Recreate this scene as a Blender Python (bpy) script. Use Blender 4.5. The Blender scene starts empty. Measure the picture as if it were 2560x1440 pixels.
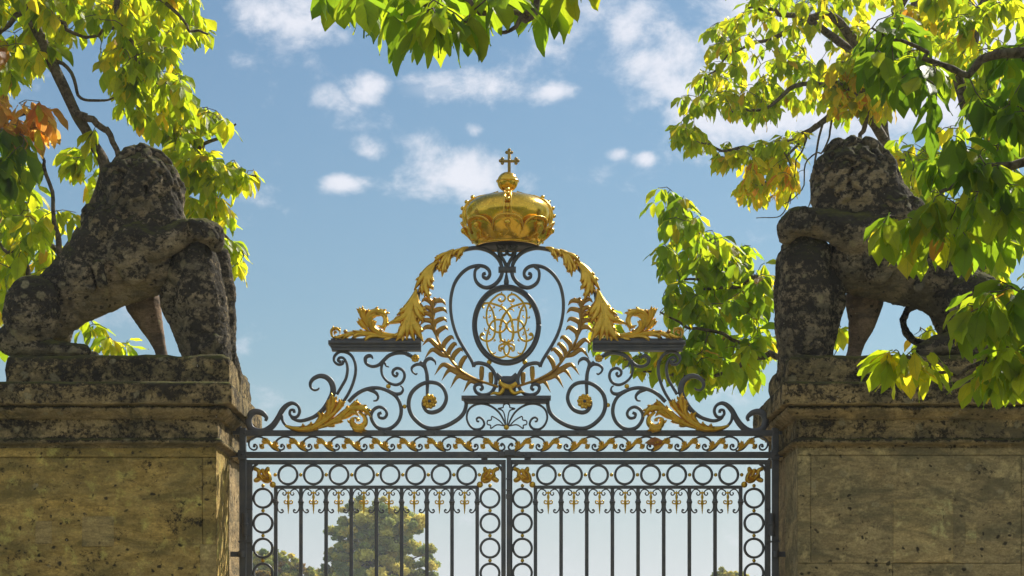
import bpy, math, random
import numpy as np
from mathutils import Vector, noise, Matrix

scene = bpy.context.scene
COL = scene.collection
R = math.radians

# ------------------------------------------------------------------ camera
CAMZ, DIST, S = 1.6, 16.0, 0.003
CAMX = 0.036
cd = bpy.data.cameras.new('camera'); cam = bpy.data.objects.new('camera', cd); COL.objects.link(cam)
cam.location = (CAMX, -DIST, CAMZ); cam.rotation_euler = (R(90), 0, 0)
cd.sensor_width = 36; cd.lens = 36 * DIST / (2560 * S)
cd.shift_y = (1650 - 720) / 2560.0
cd.clip_start = 0.1; cd.clip_end = 5000
scene.camera = cam
scene.view_settings.view_transform = 'Standard'; scene.view_settings.look = 'None'
scene.view_settings.gamma = 1; scene.view_settings.use_curve_mapping = False
scene.view_settings.exposure = 0.8
scene.cycles.max_bounces = 7; scene.cycles.transmission_bounces = 4
scene.cycles.transparent_max_bounces = 4

def W(px, py, y=0.0):
    """a point at real depth y whose direction from the viewer is that of the pixel"""
    k = (DIST + y) / DIST
    return Vector((CAMX + (px - 1280) * S * k, y, CAMZ + (1650 - py) * S * k))

# ------------------------------------------------------------------ world
SUN_EL, SUN_AZ = 40.0, 40.0           # azimuth measured from +Y (behind the gate) towards +X
sv = Vector((math.sin(R(SUN_AZ)) * math.cos(R(SUN_EL)), math.cos(R(SUN_AZ)) * math.cos(R(SUN_EL)), math.sin(R(SUN_EL))))
world = bpy.data.worlds.new('World'); scene.world = world; world.use_nodes = True
def nd(nt, typ, **kw):
    n = nt.nodes.new(typ)
    for k, v in kw.items():
        if k == 'op': n.operation = v
        else: setattr(n, k, v)
    return n
def build_world():
    nt = world.node_tree; nt.nodes.clear(); L = nt.links.new
    out = nd(nt, 'ShaderNodeOutputWorld'); bg = nd(nt, 'ShaderNodeBackground'); bg.inputs[1].default_value = 1.0
    L(bg.outputs[0], out.inputs[0])
    sky = nd(nt, 'ShaderNodeTexSky', sky_type='NISHITA'); sky.sun_disc = False
    sky.sun_elevation = R(SUN_EL); sky.sun_rotation = R(SUN_AZ)
    sky.air_density = 1.3; sky.dust_density = 0.6; sky.ozone_density = 1.6
    st = nd(nt, 'ShaderNodeMix', data_type='RGBA', blend_type='MULTIPLY'); st.inputs[0].default_value = 1
    L(sky.outputs[0], st.inputs[6]); st.inputs[7].default_value = (0.0275, 0.0380, 0.0452, 1)
    tc = nd(nt, 'ShaderNodeTexCoord')
    n1 = nd(nt, 'ShaderNodeTexNoise'); n1.inputs['Scale'].default_value = 24; n1.inputs['Detail'].default_value = 9
    n1.inputs['Roughness'].default_value = 0.62; n1.inputs['Distortion'].default_value = 0.15
    mp = nd(nt, 'ShaderNodeMapping'); mp.inputs['Scale'].default_value = (1, 1, 1.35)
    L(tc.outputs['Generated'], mp.inputs[0]); L(mp.outputs[0], n1.inputs['Vector'])
    # blobs (pixel-space bearings turned into sky directions)
    blobs = [(740, 30, 190, 70, .9), (860, 90, 70, 40, .6), (935, 215, 66, 40, 1.35), (1120, 222, 200, 50, 1.1), (1180, 200, 80, 36, 1.1),
             (820, 245, 55, 30, .5), (1184, 320, 32, 22, .85), (920, 375, 60, 36, .85), (860, 460, 90, 36, 1.35), (1150, 440, 140, 75, 1.0),
             (1080, 425, 60, 30, .4), (1545, 385, 30, 18, .6), (1612, 398, 32, 18, .85), (1680, 180, 120, 110, 1.15),
             (1720, 270, 150, 70, .9), (1540, 150, 70, 70, .45), (1400, 90, 90, 60, .75), (1400, 225, 60, 28, .65), (1640, 255, 80, 60, .8),
             (1980, 170, 300, 200, 1.25), (2300, 130, 280, 240, 1.3), (2150, 330, 260, 110, 1.0), (1600, 60, 200, 80, .62), (1480, 130, 160, 70, .5), (1000, 330, 220, 60, .3), (1050, 30, 300, 60, .4), (700, 60, 160, 80, .55), (1780, 525, 60, 25, .4), (1500, 20, 120, 50, .7),
             (1750, 40, 100, 70, .6), (955, 482, 40, 22, .3), (610, 140, 70, 40, .35)]
    acc = None
    for (bx, by, rx, ry, a) in blobs:
        d = (W(bx, by, 0) - cam.location).normalized()
        sub = nd(nt, 'ShaderNodeVectorMath', op='SUBTRACT'); L(tc.outputs['Generated'], sub.inputs[0]); sub.inputs[1].default_value = d
        mul = nd(nt, 'ShaderNodeVectorMath', op='MULTIPLY'); L(sub.outputs[0], mul.inputs[0])
        ax, az = rx * 1.3 * S / DIST, ry * 1.3 * S / DIST
        mul.inputs[1].default_value = (1 / ax, 1 / ax, 1 / az)
        ln = nd(nt, 'ShaderNodeVectorMath', op='LENGTH'); L(mul.outputs[0], ln.inputs[0])
        mr = nd(nt, 'ShaderNodeMapRange', interpolation_type='SMOOTHSTEP'); L(ln.outputs['Value'], mr.inputs[0])
        mr.inputs[1].default_value = 1.25; mr.inputs[2].default_value = 0.0; mr.inputs[3].default_value = 0; mr.inputs[4].default_value = a
        if acc is None: acc = mr.outputs[0]
        else:
            m = nd(nt, 'ShaderNodeMath', op='MAXIMUM'); L(acc, m.inputs[0]); L(mr.outputs[0], m.inputs[1]); acc = m.outputs[0]
    # general cloud for the rest of the sky (unseen, behind the viewer), cover raised for fill light
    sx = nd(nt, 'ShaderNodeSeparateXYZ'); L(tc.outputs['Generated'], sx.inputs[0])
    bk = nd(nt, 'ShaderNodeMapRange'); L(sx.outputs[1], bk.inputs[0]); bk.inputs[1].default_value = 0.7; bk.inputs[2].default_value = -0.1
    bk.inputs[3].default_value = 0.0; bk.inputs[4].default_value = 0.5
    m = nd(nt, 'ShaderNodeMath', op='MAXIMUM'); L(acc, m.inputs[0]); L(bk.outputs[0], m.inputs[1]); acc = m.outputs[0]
    nz = nd(nt, 'ShaderNodeMapRange'); L(n1.outputs[0], nz.inputs[0]); nz.inputs[1].default_value = 0.36; nz.inputs[2].default_value = 0.68
    nz.inputs[3].default_value = -0.62; nz.inputs[4].default_value = 0.46
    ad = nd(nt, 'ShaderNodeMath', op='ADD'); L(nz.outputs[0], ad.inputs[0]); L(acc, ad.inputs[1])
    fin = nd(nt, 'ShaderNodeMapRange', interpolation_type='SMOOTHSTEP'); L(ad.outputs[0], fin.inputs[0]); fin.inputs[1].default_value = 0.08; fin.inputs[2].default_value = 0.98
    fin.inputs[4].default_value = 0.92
    hz = nd(nt, 'ShaderNodeMapRange', interpolation_type='SMOOTHSTEP'); L(sx.outputs[2], hz.inputs[0]); hz.inputs[1].default_value = 0.145; hz.inputs[2].default_value = 0.0
    hz.inputs[3].default_value = 0.0; hz.inputs[4].default_value = 0.82
    mh = nd(nt, 'ShaderNodeMix', data_type='RGBA'); L(hz.outputs[0], mh.inputs[0]); L(st.outputs[2], mh.inputs[6])
    mh.inputs[7].default_value = (0.37, 0.40, 0.44, 1)
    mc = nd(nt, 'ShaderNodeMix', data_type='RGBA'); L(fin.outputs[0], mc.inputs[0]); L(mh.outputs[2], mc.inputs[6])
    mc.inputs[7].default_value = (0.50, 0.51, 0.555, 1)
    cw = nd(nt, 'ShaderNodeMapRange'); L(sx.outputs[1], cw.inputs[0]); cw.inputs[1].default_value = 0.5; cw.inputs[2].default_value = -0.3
    cw.inputs[3].default_value = 0.0; cw.inputs[4].default_value = 1.0          # unseen clouds opposite the sun, brightened to add fill on shaded fronts
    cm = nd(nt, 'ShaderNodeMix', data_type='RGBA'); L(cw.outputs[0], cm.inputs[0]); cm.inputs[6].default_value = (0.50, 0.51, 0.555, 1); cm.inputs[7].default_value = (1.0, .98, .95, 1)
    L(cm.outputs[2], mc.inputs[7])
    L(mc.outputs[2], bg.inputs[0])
build_world()
sd = bpy.data.lights.new('sun', 'SUN'); sd.energy = 4.2; sd.angle = R(0.5); sd.color = (1.0, 0.93, 0.82)
sun = bpy.data.objects.new('sun', sd); COL.objects.link(sun)
sun.rotation_euler = (-sv).to_track_quat('-Z', 'Y').to_euler()

# ------------------------------------------------------------------ materials
def mat_new(name):
    m = bpy.data.materials.new(name); m.use_nodes = True
    nt = m.node_tree; b = nt.nodes['Principled BSDF']
    return m, nt, b, nt.links.new
def noise_n(nt, scale, detail=6, rough=.55, dist=0, vec=None):
    n = nd(nt, 'ShaderNodeTexNoise'); n.inputs['Scale'].default_value = scale; n.inputs['Detail'].default_value = detail
    n.inputs['Roughness'].default_value = rough; n.inputs['Distortion'].default_value = dist
    if vec: nt.links.new(vec, n.inputs['Vector'])
    return n.outputs[0]
def ramp(nt, src, a, b, lo=0., hi=1.):
    n = nd(nt, 'ShaderNodeMapRange'); nt.links.new(src, n.inputs[0])
    n.inputs[1].default_value = a; n.inputs[2].default_value = b; n.inputs[3].default_value = lo; n.inputs[4].default_value = hi
    return n.outputs[0]
def mixc(nt, f, a, b):
    n = nd(nt, 'ShaderNodeMix', data_type='RGBA')
    for s, v in ((0, f), (6, a), (7, b)):
        if isinstance(v, (tuple, float, int)): n.inputs[s].default_value = v if not isinstance(v, tuple) else (*v, 1)
        else: nt.links.new(v, n.inputs[s])
    return n.outputs[2]
def mth(nt, op, a, b=None):
    n = nd(nt, 'ShaderNodeMath', op=op)
    for i, v in enumerate((a, b)):
        if v is None: continue
        if isinstance(v, (float, int)): n.inputs[i].default_value = v
        else: nt.links.new(v, n.inputs[i])
    return n.outputs[0]

def stone(name, base1, base2, dark_amt, dark_col=(.018, .016, .013), moss=.5, light=0.5, bump=.6, updark=0.02):
    m, nt, b, L = mat_new(name)
    g = nd(nt, 'ShaderNodeNewGeometry'); P = g.outputs['Position']
    mp = nd(nt, 'ShaderNodeMapping'); L(P, mp.inputs[0]); mp.inputs['Scale'].default_value = (1, 1, 2.6); PS = mp.outputs[0]
    big = noise_n(nt, 2.2, 5, .6, .3, PS); mid = noise_n(nt, 9, 8, .65, .5, PS); fine = noise_n(nt, 70, 6, .7, 0, P)
    c = mixc(nt, ramp(nt, big, .35, .65), base1, base2)
    c = mixc(nt, ramp(nt, mid, .43, .60, 0, .72), c, tuple(v * .40 for v in base1))
    c = mixc(nt, ramp(nt, noise_n(nt, 34, 7, .7, .4, PS), .48, .62, 0, .5), c, tuple(v * .5 for v in base1))
    c = mixc(nt, ramp(nt, noise_n(nt, 1.7, 9, .66, .8, PS), .44, .60, 0, .74), c, tuple(v * f for v, f in zip(base1, (.24, .29, .34))))
    c = mixc(nt, ramp(nt, noise_n(nt, 6, 6, .7, .3, P), .54, .66, 0, .6), c, tuple(min(.8, v * 1.4) for v in base1))
    # black crust: blotchy, threshold of two noises
    sx0 = nd(nt, 'ShaderNodeSeparateXYZ'); L(g.outputs['Normal'], sx0.inputs[0])
    dk = mth(nt, 'ADD', mth(nt, 'MULTIPLY', noise_n(nt, 5.5, 10, .76, .4, P), .50), mth(nt, 'MULTIPLY', noise_n(nt, 30, 8, .78, .3, P), .50))
    dk = mth(nt, 'ADD', dk, mth(nt, 'MULTIPLY', sx0.outputs[2], updark))
    th = .62 - .24 * dark_amt
    dmask = ramp(nt, dk, th, th + .055, 0, .93)
    c = mixc(nt, dmask, c, dark_col)
    # round lichen spots
    v = nd(nt, 'ShaderNodeTexVoronoi'); v.inputs['Scale'].default_value = 9; v.inputs['Randomness'].default_value = 1
    vj = nd(nt, 'ShaderNodeVectorMath', op='ADD'); L(P, vj.inputs[0])
    nv = nd(nt, 'ShaderNodeTexNoise'); nv.inputs['Scale'].default_value = 14; L(P, nv.inputs['Vector'])
    sc = nd(nt, 'ShaderNodeVectorMath', op='SCALE'); L(nv.outputs[1], sc.inputs[0]); sc.inputs['Scale'].default_value = .07
    L(sc.outputs[0], vj.inputs[1]); L(vj.outputs[0], v.inputs['Vector'])
    spot = ramp(nt, v.outputs['Distance'], .30, .22, 0, 1)
    sepc = nd(nt, 'ShaderNodeSeparateColor'); L(v.outputs['Color'], sepc.inputs[0])
    lsel = ramp(nt, sepc.outputs[0], 1 - .45 * light, 1 - .45 * light + .03)
    dsel = ramp(nt, sepc.outputs[1], .78, .8)
    tex = ramp(nt, noise_n(nt, 40, 4, .6, 0, P), .3, .6, .3, .85)
    c = mixc(nt, mth(nt, 'MULTIPLY', mth(nt, 'MULTIPLY', spot, lsel), tex), c, (.40, .34, .19))
    v2 = nd(nt, 'ShaderNodeTexVoronoi'); v2.inputs['Scale'].default_value = 21; L(vj.outputs[0], v2.inputs['Vector'])
    sp2 = nd(nt, 'ShaderNodeSeparateColor'); L(v2.outputs['Color'], sp2.inputs[0])
    s2 = mth(nt, 'MULTIPLY', ramp(nt, v2.outputs['Distance'], .34, .2), ramp(nt, sp2.outputs[0], .80, .82))
    c = mixc(nt, mth(nt, 'MULTIPLY', s2, ramp(nt, big, .42, .5, 0, .9)), c, (.02, .018, .015))
    s3 = mth(nt, 'MULTIPLY', ramp(nt, v2.outputs['Distance'], .12, .06), ramp(nt, sp2.outputs[1], .86, .88))
    c = mixc(nt, s3, c, (.55, .5, .38))
    c = mixc(nt, ramp(nt, fine, .35, .7, 0, .45), c, (.05, .042, .026))
    # moss on faces that look up
    sx = nd(nt, 'ShaderNodeSeparateXYZ'); L(g.outputs['Normal'], sx.inputs[0])
    mo = mth(nt, 'MULTIPLY', ramp(nt, sx.outputs[2], .35, .85), ramp(nt, mid, .35, .6, 0, moss))
    c = mixc(nt, mo, c, (.12, .12, .022))
    L(c, b.inputs['Base Color']); b.inputs['Roughness'].default_value = .95; b.inputs['Specular IOR Level'].default_value = .15
    bp = nd(nt, 'ShaderNodeBump'); bp.inputs['Strength'].default_value = bump; bp.inputs['Distance'].default_value = .03
    hh = mth(nt, 'ADD', mth(nt, 'ADD', mth(nt, 'MULTIPLY', mid, .6), mth(nt, 'MULTIPLY', fine, .28)), mth(nt, 'MULTIPLY', dmask, -.18))
    L(hh, bp.inputs['Height']); L(bp.outputs[0], b.inputs['Normal'])
    return m

M_SHAFT_L = stone('ochre sandstone', (.76, .50, .13), (.50, .37, .13), .32, moss=.5, light=.25)
M_SHAFT_R = stone('grey brown sandstone', (.60, .45, .21), (.42, .34, .17), .28, moss=.4, light=.4)
M_CORN = stone('lichen crusted sandstone', (.54, .39, .17), (.42, .31, .15), .54, updark=.10, light=.7, moss=.9, bump=1)
M_LION = stone('black crusted sandstone', (.42, .33, .20), (.56, .43, .26), .65, updark=.13, dark_col=(.022, .020, .017), light=.5, moss=.9, bump=1)
M_LEG = stone('clean pinkish sandstone', (.50, .34, .22), (.42, .28, .17), .16, light=.1, moss=.1)
M_JAMB = stone('worn pale sandstone', (.55, .40, .20), (.42, .30, .15), .10, light=.2, moss=.2, bump=1)
M_PATCH = stone('grey repair stone', (.62, .45, .17), (.52, .38, .15), .0, light=0, moss=.1, bump=.3)
M_PATCHR = stone('ochre repair stone', (.72, .53, .23), (.58, .45, .21), .0, light=0, moss=.1, bump=.3)

def iron():
    m, nt, b, L = mat_new('wrought iron')
    g = nd(nt, 'ShaderNodeNewGeometry'); P = g.outputs['Position']
    n = noise_n(nt, 14, 6, .6, 0, P); n2 = noise_n(nt, 120, 4, .6, 0, P)
    c = mixc(nt, ramp(nt, n, .35, .65), (.085, .092, .106), (.135, .132, .128))
    c = mixc(nt, ramp(nt, n2, .62, .75, 0, .5), c, (.16, .135, .11))
    L(c, b.inputs['Base Color']); b.inputs['Metallic'].default_value = .25; b.inputs['Specular IOR Level'].default_value = .5
    L(ramp(nt, n, .3, .7, .42, .62), b.inputs['Roughness'])
    bp = nd(nt, 'ShaderNodeBump'); bp.inputs['Strength'].default_value = .35; bp.inputs['Distance'].default_value = .004
    L(n2, bp.inputs['Height']); L(bp.outputs[0], b.inputs['Normal'])
    return m
M_IRON = iron()
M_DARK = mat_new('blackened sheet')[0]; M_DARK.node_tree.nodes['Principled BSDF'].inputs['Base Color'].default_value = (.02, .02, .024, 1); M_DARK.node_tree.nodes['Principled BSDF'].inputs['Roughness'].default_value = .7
def gold(name, c1, c2, rough, dirt, bmp=.3):
    m, nt, b, L = mat_new(name)
    g = nd(nt, 'ShaderNodeNewGeometry'); P = g.outputs['Position']
    n = noise_n(nt, 18, 6, .6, .3, P); n2 = noise_n(nt, 90, 4, .6, 0, P)
    c = mixc(nt, ramp(nt, n, .35, .65), c1, c2)
    c = mixc(nt, ramp(nt, noise_n(nt, 30, 8, .7, 0, P), .58, .72, 0, dirt), c, (.10, .06, .025))
    L(c, b.inputs['Base Color']); b.inputs['Metallic'].default_value = .85
    L(ramp(nt, n2, .3, .7, rough - .06, rough + .12), b.inputs['Roughness'])
    bp = nd(nt, 'ShaderNodeBump'); bp.inputs['Strength'].default_value = bmp; bp.inputs['Distance'].default_value = .004
    L(n, bp.inputs['Height']); L(bp.outputs[0], b.inputs['Normal'])
    return m
M_GOLD = gold('gilding', (.86, .54, .07), (.68, .42, .05), .32, .7)
M_GOLDP = gold('dull gilding', (.55, .33, .07), (.38, .22, .06), .42, .7)
M_GOLDC = gold('polished gilding', (.86, .54, .06), (.74, .46, .05), .17, .22, .015)
M_GOLDR = gold('bright gilding', (.92, .60, .10), (.84, .54, .08), .28, .2, .03)
M_GOLDX = gold('weathered gilding', (.42, .29, .08), (.30, .22, .08), .5, .7)

def leafmat(name, sat=1.0, gloss=.45):
    m, nt, b, L = mat_new(name)
    at = nd(nt, 'ShaderNodeAttribute'); at.attribute_name = 'leaf_colour'
    uv = nd(nt, 'ShaderNodeUVMap'); uv.uv_map = 'UVMap'
    sp = nd(nt, 'ShaderNodeSeparateXYZ'); L(uv.outputs[0], sp.inputs[0])
    au = mth(nt, 'ABSOLUTE', mth(nt, 'SUBTRACT', sp.outputs[0], .5))
    vv = mth(nt, 'MULTIPLY', mth(nt, 'SUBTRACT', sp.outputs[1], mth(nt, 'MULTIPLY', au, .55)), 9.0)
    fr = mth(nt, 'ABSOLUTE', mth(nt, 'SUBTRACT', mth(nt, 'FRACT', vv), .5))
    vein = ramp(nt, fr, .47, .40, 0, 1)
    rib = ramp(nt, au, .035, .0, 0, 1)
    ve = mth(nt, 'MAXIMUM', mth(nt, 'MULTIPLY', ramp(nt, fr, .40, .48), .45), rib)
    g = nd(nt, 'ShaderNodeNewGeometry')
    n = noise_n(nt, 9, 4, .6, 0, g.outputs['Position'])
    sp_ = noise_n(nt, 60, 5, .7, 0, g.outputs['Position'])
    base = mixc(nt, ramp(nt, n, .3, .7, 0, .35), at.outputs[0], (.10, .10, .01))
    base = mixc(nt, ramp(nt, sp_, .66, .74, 0, .7), base, (.10, .045, .012))
    dcol = nd(nt, 'ShaderNodeMix', data_type='RGBA', blend_type='MULTIPLY'); dcol.inputs[0].default_value = 1
    L(base, dcol.inputs[6]); dcol.inputs[7].default_value = (.5, .5, .5, 1)
    dc = mixc(nt, mth(nt, 'MULTIPLY', ve, .5), dcol.outputs[2], (.16, .2, .05))
    L(dc, b.inputs['Base Color']); b.inputs['Roughness'].default_value = gloss; b.inputs['Specular IOR Level'].default_value = .35
    tr = nd(nt, 'ShaderNodeBsdfTranslucent')
    tcol = nd(nt, 'ShaderNodeMix', data_type='RGBA', blend_type='MULTIPLY'); tcol.inputs[0].default_value = 1
    L(mixc(nt, mth(nt, 'MULTIPLY', ve, .45), base, (.08, .14, .0)), tcol.inputs[6]); tcol.inputs[7].default_value = (2.1, 2.0, 1.5, 1)
    L(tcol.outputs[2], tr.inputs[0])
    bp = nd(nt, 'ShaderNodeBump'); bp.inputs['Strength'].default_value = .6; bp.inputs['Distance'].default_value = .004
    L(ve, bp.inputs['Height']); L(bp.outputs[0], b.inputs['Normal'])
    mx = nd(nt, 'ShaderNodeMixShader'); mx.inputs[0].default_value = .66
    L(b.outputs[0], mx.inputs[1]); L(tr.outputs[0], mx.inputs[2])
    L(mx.outputs[0], nt.nodes['Material Output'].inputs[0])
    return m
M_LEAF = leafmat('magnolia leaf')
def bark():
    m, nt, b, L = mat_new('bark')
    g = nd(nt, 'ShaderNodeNewGeometry'); P = g.outputs['Position']
    n = noise_n(nt, 26, 8, .7, .6, P); n1 = noise_n(nt, 5, 4, .6, 0, P)
    c = mixc(nt, ramp(nt, n, .4, .6), (.055, .040, .028), (.20, .155, .11))
    c = mixc(nt, ramp(nt, n1, .55, .7, 0, .6), c, (.16, .17, .10))
    L(c, b.inputs['Base Color']); b.inputs['Roughness'].default_value = .9
    bp = nd(nt, 'ShaderNodeBump'); bp.inputs['Strength'].default_value = .8; bp.inputs['Distance'].default_value = .02
    L(n, bp.inputs['Height']); L(bp.outputs[0], b.inputs['Normal'])
    return m
M_BARK = bark()
def ground_mat():
    m, nt, b, L = mat_new('gravel and grass')
    g = nd(nt, 'ShaderNodeNewGeometry'); P = g.outputs['Position']
    n = noise_n(nt, 60, 6, .7, 0, P); n1 = noise_n(nt, .3, 5, .6, 0, P)
    sp = nd(nt, 'ShaderNodeSeparateXYZ'); L(P, sp.inputs[0])
    path = ramp(nt, mth(nt, 'ADD', mth(nt, 'ABSOLUTE', sp.outputs[0]), mth(nt, 'MULTIPLY', n1, 1.5)), 6.5, 6.0)
    gr = mixc(nt, ramp(nt, n, .3, .7), (.30, .25, .18), (.42, .36, .27))
    gs = mixc(nt, ramp(nt, n, .3, .7), (.05, .09, .02), (.10, .14, .035))
    L(mixc(nt, path, gs, gr), b.inputs['Base Color']); b.inputs['Roughness'].default_value = .95
    bp = nd(nt, 'ShaderNodeBump'); bp.inputs['Distance'].default_value = .02; L(n, bp.inputs['Height']); L(bp.outputs[0], b.inputs['Normal'])
    return m

# ------------------------------------------------------------------ object helpers
WLOC = {}
def tag(o, label=None, cat=None, group=None, kind=None):
    if label: o['label'] = label
    if cat: o['category'] = cat
    if group: o['group'] = group
    if kind: o['kind'] = kind
    return o
def thing(name, loc, label, cat, group=None):
    o = bpy.data.objects.new(name, None); COL.objects.link(o); o.location = loc; o.empty_display_size = .2
    WLOC[o] = Vector(loc); return tag(o, label, cat, group)
def part(parent, name, mesh_data, mat, at=None, smooth=True, label=None):
    """mesh_data: (verts Nx3 world, faces)"""
    V, F = mesh_data
    base = Vector(at) if at is not None else (WLOC[parent] if parent else Vector((0, 0, 0)))
    me = bpy.data.meshes.new(name)
    V = np.asarray(V, float) - np.array(base)
    me.from_pydata(V.tolist(), [], [list(map(int, f)) for f in F]); me.materials.append(mat)
    if smooth: me.polygons.foreach_set('use_smooth', [True] * len(me.polygons))
    me.update()
    o = bpy.data.objects.new(name, me); COL.objects.link(o)
    if parent: o.parent = parent; o.location = base - WLOC[parent]
    else: o.location = base
    WLOC[o] = base
    if label: o['label'] = label
    return o
def copy_part(src, parent, world_loc, scale=None):
    o = src.copy(); COL.objects.link(o); o.parent = parent; o.location = Vector(world_loc) - WLOC[parent]
    if scale: o.scale = scale
    WLOC[o] = Vector(world_loc); return o
def join(*ms):
    VV, FF, n = [], [], 0
    for V, F in ms:
        V = np.asarray(V, float).reshape(-1, 3); VV.append(V); FF += [[i + n for i in f] for f in F]; n += len(V)
    return np.vstack(VV), FF
def box(x0, x1, y0, y1, z0, z1, bev=0.0):
    if bev <= 0:
        V = [(x, y, z) for x in (x0, x1) for y in (y0, y1) for z in (z0, z1)]
        F = [(0, 1, 3, 2), (4, 6, 7, 5), (0, 4, 5, 1), (2, 3, 7, 6), (0, 2, 6, 4), (1, 5, 7, 3)]
        return np.array(V), F
    # chamfered on the vertical and front edges: loft of 4 rings in y
    b = bev; V = []; F = []
    rings = [(y0, b), (y0 + b, 0), (y1 - b, 0), (y1, b)]
    for (y, i) in rings:
        xa, xb, za, zb = x0 + i, x1 - i, z0 + i, z1 - i
        V += [(xa, y, za), (xb, y, za), (xb, y, zb), (xa, y, zb)]
    for r in range(3):
        for k in range(4): a = r * 4 + k; c = r * 4 + (k + 1) % 4; F.append((a, c, c + 4, a + 4))
    F.append((3, 2, 1, 0)); F.append((12, 13, 14, 15))
    return np.array(V), F
def pbox(px0, px1, py0, py1, yc=0, d=.03, bev=.003):
    """box in the gate plane from pixel bounds"""
    return box((px0 - 1268) * S, (px1 - 1268) * S, yc - d / 2, yc + d / 2, CAMZ + (1650 - py1) * S, CAMZ + (1650 - py0) * S, bev)
def G(px, py, y=0.0): return np.array(((px - 1268) * S, y, CAMZ + (1650 - py) * S))
def catmull(P, n=6):
    P = np.asarray(P, float); out = []
    Q = np.vstack([2 * P[0] - P[1], P, 2 * P[-1] - P[-2]])
    for i in range(1, len(Q) - 2):
        p0, p1, p2, p3 = Q[i - 1:i + 3]
        for t in np.arange(n) / n:
            out.append(.5 * ((2 * p1) + (-p0 + p2) * t + (2 * p0 - 5 * p1 + 4 * p2 - p3) * t * t + (-p0 + 3 * p1 - 3 * p2 + p3) * t ** 3))
    out.append(P[-1]); return np.array(out)
_cnt = [0]
def strap(P, w, d=.03, n=6, y=0.0, closed=False, rnd=False):
    """iron bar bent in the gate plane. P: pixel points; w: width(s) px; d: depth m"""
    _cnt[0] += 1; d = d + (_cnt[0] % 11) * .0007
    C = catmull(P, n)
    ws = np.interp(np.linspace(0, 1, len(C)), np.linspace(0, 1, len(w)), w) if hasattr(w, '__len__') else np.full(len(C), float(w))
    T = np.gradient(C, axis=0)
    if closed: T[0] = T[-1] = C[1] - C[-2]
    T /= np.linalg.norm(T, axis=1)[:, None] + 1e-9; N = np.stack([-T[:, 1], T[:, 0]], 1)
    if rnd: sec = [(math.cos(a) * .5, math.sin(a) * .5) for a in np.arange(8) * math.pi / 4 + math.pi / 8]
    else: sec = [(-.5, -.32), (-.34, -.5), (.34, -.5), (.5, -.32), (.5, .32), (.34, .5), (-.34, .5), (-.5, .32)]
    V = []
    for c, nn, ww in zip(C, N, ws):
        for a, b in sec:
            q = c + nn * a * ww; V.append(((q[0] - 1268) * S, y + b * (d if not rnd else min(d, ww * S)), CAMZ + (1650 - q[1]) * S))
    m = len(C); F = []
    for i in range(m - 1):
        for k in range(8): a = i * 8 + k; b = i * 8 + (k + 1) % 8; F.append((a, b, b + 8, a + 8))
    F.append(tuple(range(7, -1, -1))); F.append(tuple(range((m - 1) * 8, m * 8)))
    return np.array(V), F
def sphere(c, r, n=12, sq=(1, 1, 1)):
    V, F = [], []; h = n // 2 + 1
    for i in range(h + 1):
        t = math.pi * i / h
        for j in range(n):
            p = 2 * math.pi * j / n; V.append((c[0] + r * sq[0] * math.sin(t) * math.cos(p), c[1] + r * sq[1] * math.sin(t) * math.sin(p), c[2] + r * sq[2] * math.cos(t)))
    for i in range(h):
        for j in range(n): a = i * n + j; b = i * n + (j + 1) % n; F.append((a, a + n, b + n, b))
    return np.array(V), F
def lathe(prof, c, n=32):
    """prof: (r, z) metres from bottom to top"""
    V, F = [], []
    for r, z in prof:
        for j in range(n): p = 2 * math.pi * j / n; V.append((c[0] + r * math.cos(p), c[1] + r * math.sin(p), c[2] + z))
    for i in range(len(prof) - 1):
        for j in range(n): a = i * n + j; b = i * n + (j + 1) % n; F.append((a, b, b + n, a + n))
    return np.array(V), F
def petal(P, w, y=-.012, bulge=.02, th=.006, prof=None, n=5, groove=.5):
    """gilded lobe in the gate plane. P pixel spine, w max width px, bulges towards the viewer"""
    C = catmull(P, n); m = len(C); t = np.linspace(0, 1, m)
    T = np.gradient(C, axis=0); T /= np.linalg.norm(T, axis=1)[:, None] + 1e-9; N = np.stack([-T[:, 1], T[:, 0]], 1)
    if prof is None: wd = w * (np.sin(np.pi * np.clip(t * .78 + .20, 0, 1)) ** .8)
    else: wd = w * np.interp(t, np.linspace(0, 1, len(prof)), prof)
    lift = bulge * (.45 + .75 * t) * (1 - np.clip((t - .82) / .18, 0, 1) * .5)
    V = []
    us = (-.5, -.3, -.1, 0, .1, .3, .5)
    for i in range(m):
        for u in us:
            q = C[i] + N[i] * u * wd[i]
            hgt = lift[i] * (1 - (2 * u) ** 2) - (groove * .35 * bulge if abs(u) < .05 else 0)
            V.append(((q[0] - 1268) * S, y - hgt, CAMZ + (1650 - q[1]) * S))
    k = len(us)
    for i in range(m):
        for u in (-.5, .5):
            q = C[i] + N[i] * u * wd[i]; V.append(((q[0] - 1268) * S, y + th, CAMZ + (1650 - q[1]) * S))
    F = []
    for i in range(m - 1):
        for j in range(k - 1): a = i * k + j; F.append((a, a + 1, a + k + 1, a + k))
        b = m * k + i * 2
        F.append((b, i * k, (i + 1) * k, b + 2)); F.append((i * k + k - 1, b + 1, b + 3, (i + 1) * k + k - 1)); F.append((b + 1, b, b + 2, b + 3))
    return np.array(V), F
AX = 1267.5
def mir(P, ax=None): ax = ax or AX; return [(2 * ax - x, y) for x, y in P]
def Z6(P): return [(590 + x / 3.765, 840 + y / 3.765) for x, y in P]
def Z4(P): return [(780 + x / 4.5, 600 + y / 4.5) for x, y in P]
def Z8(P): return [(1120 + x / 3.35, 680 + y / 3.35) for x, y in P]
def Z1(P): return [(570 + x / 3.79, 1060 + y / 3.79) for x, y in P]
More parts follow.
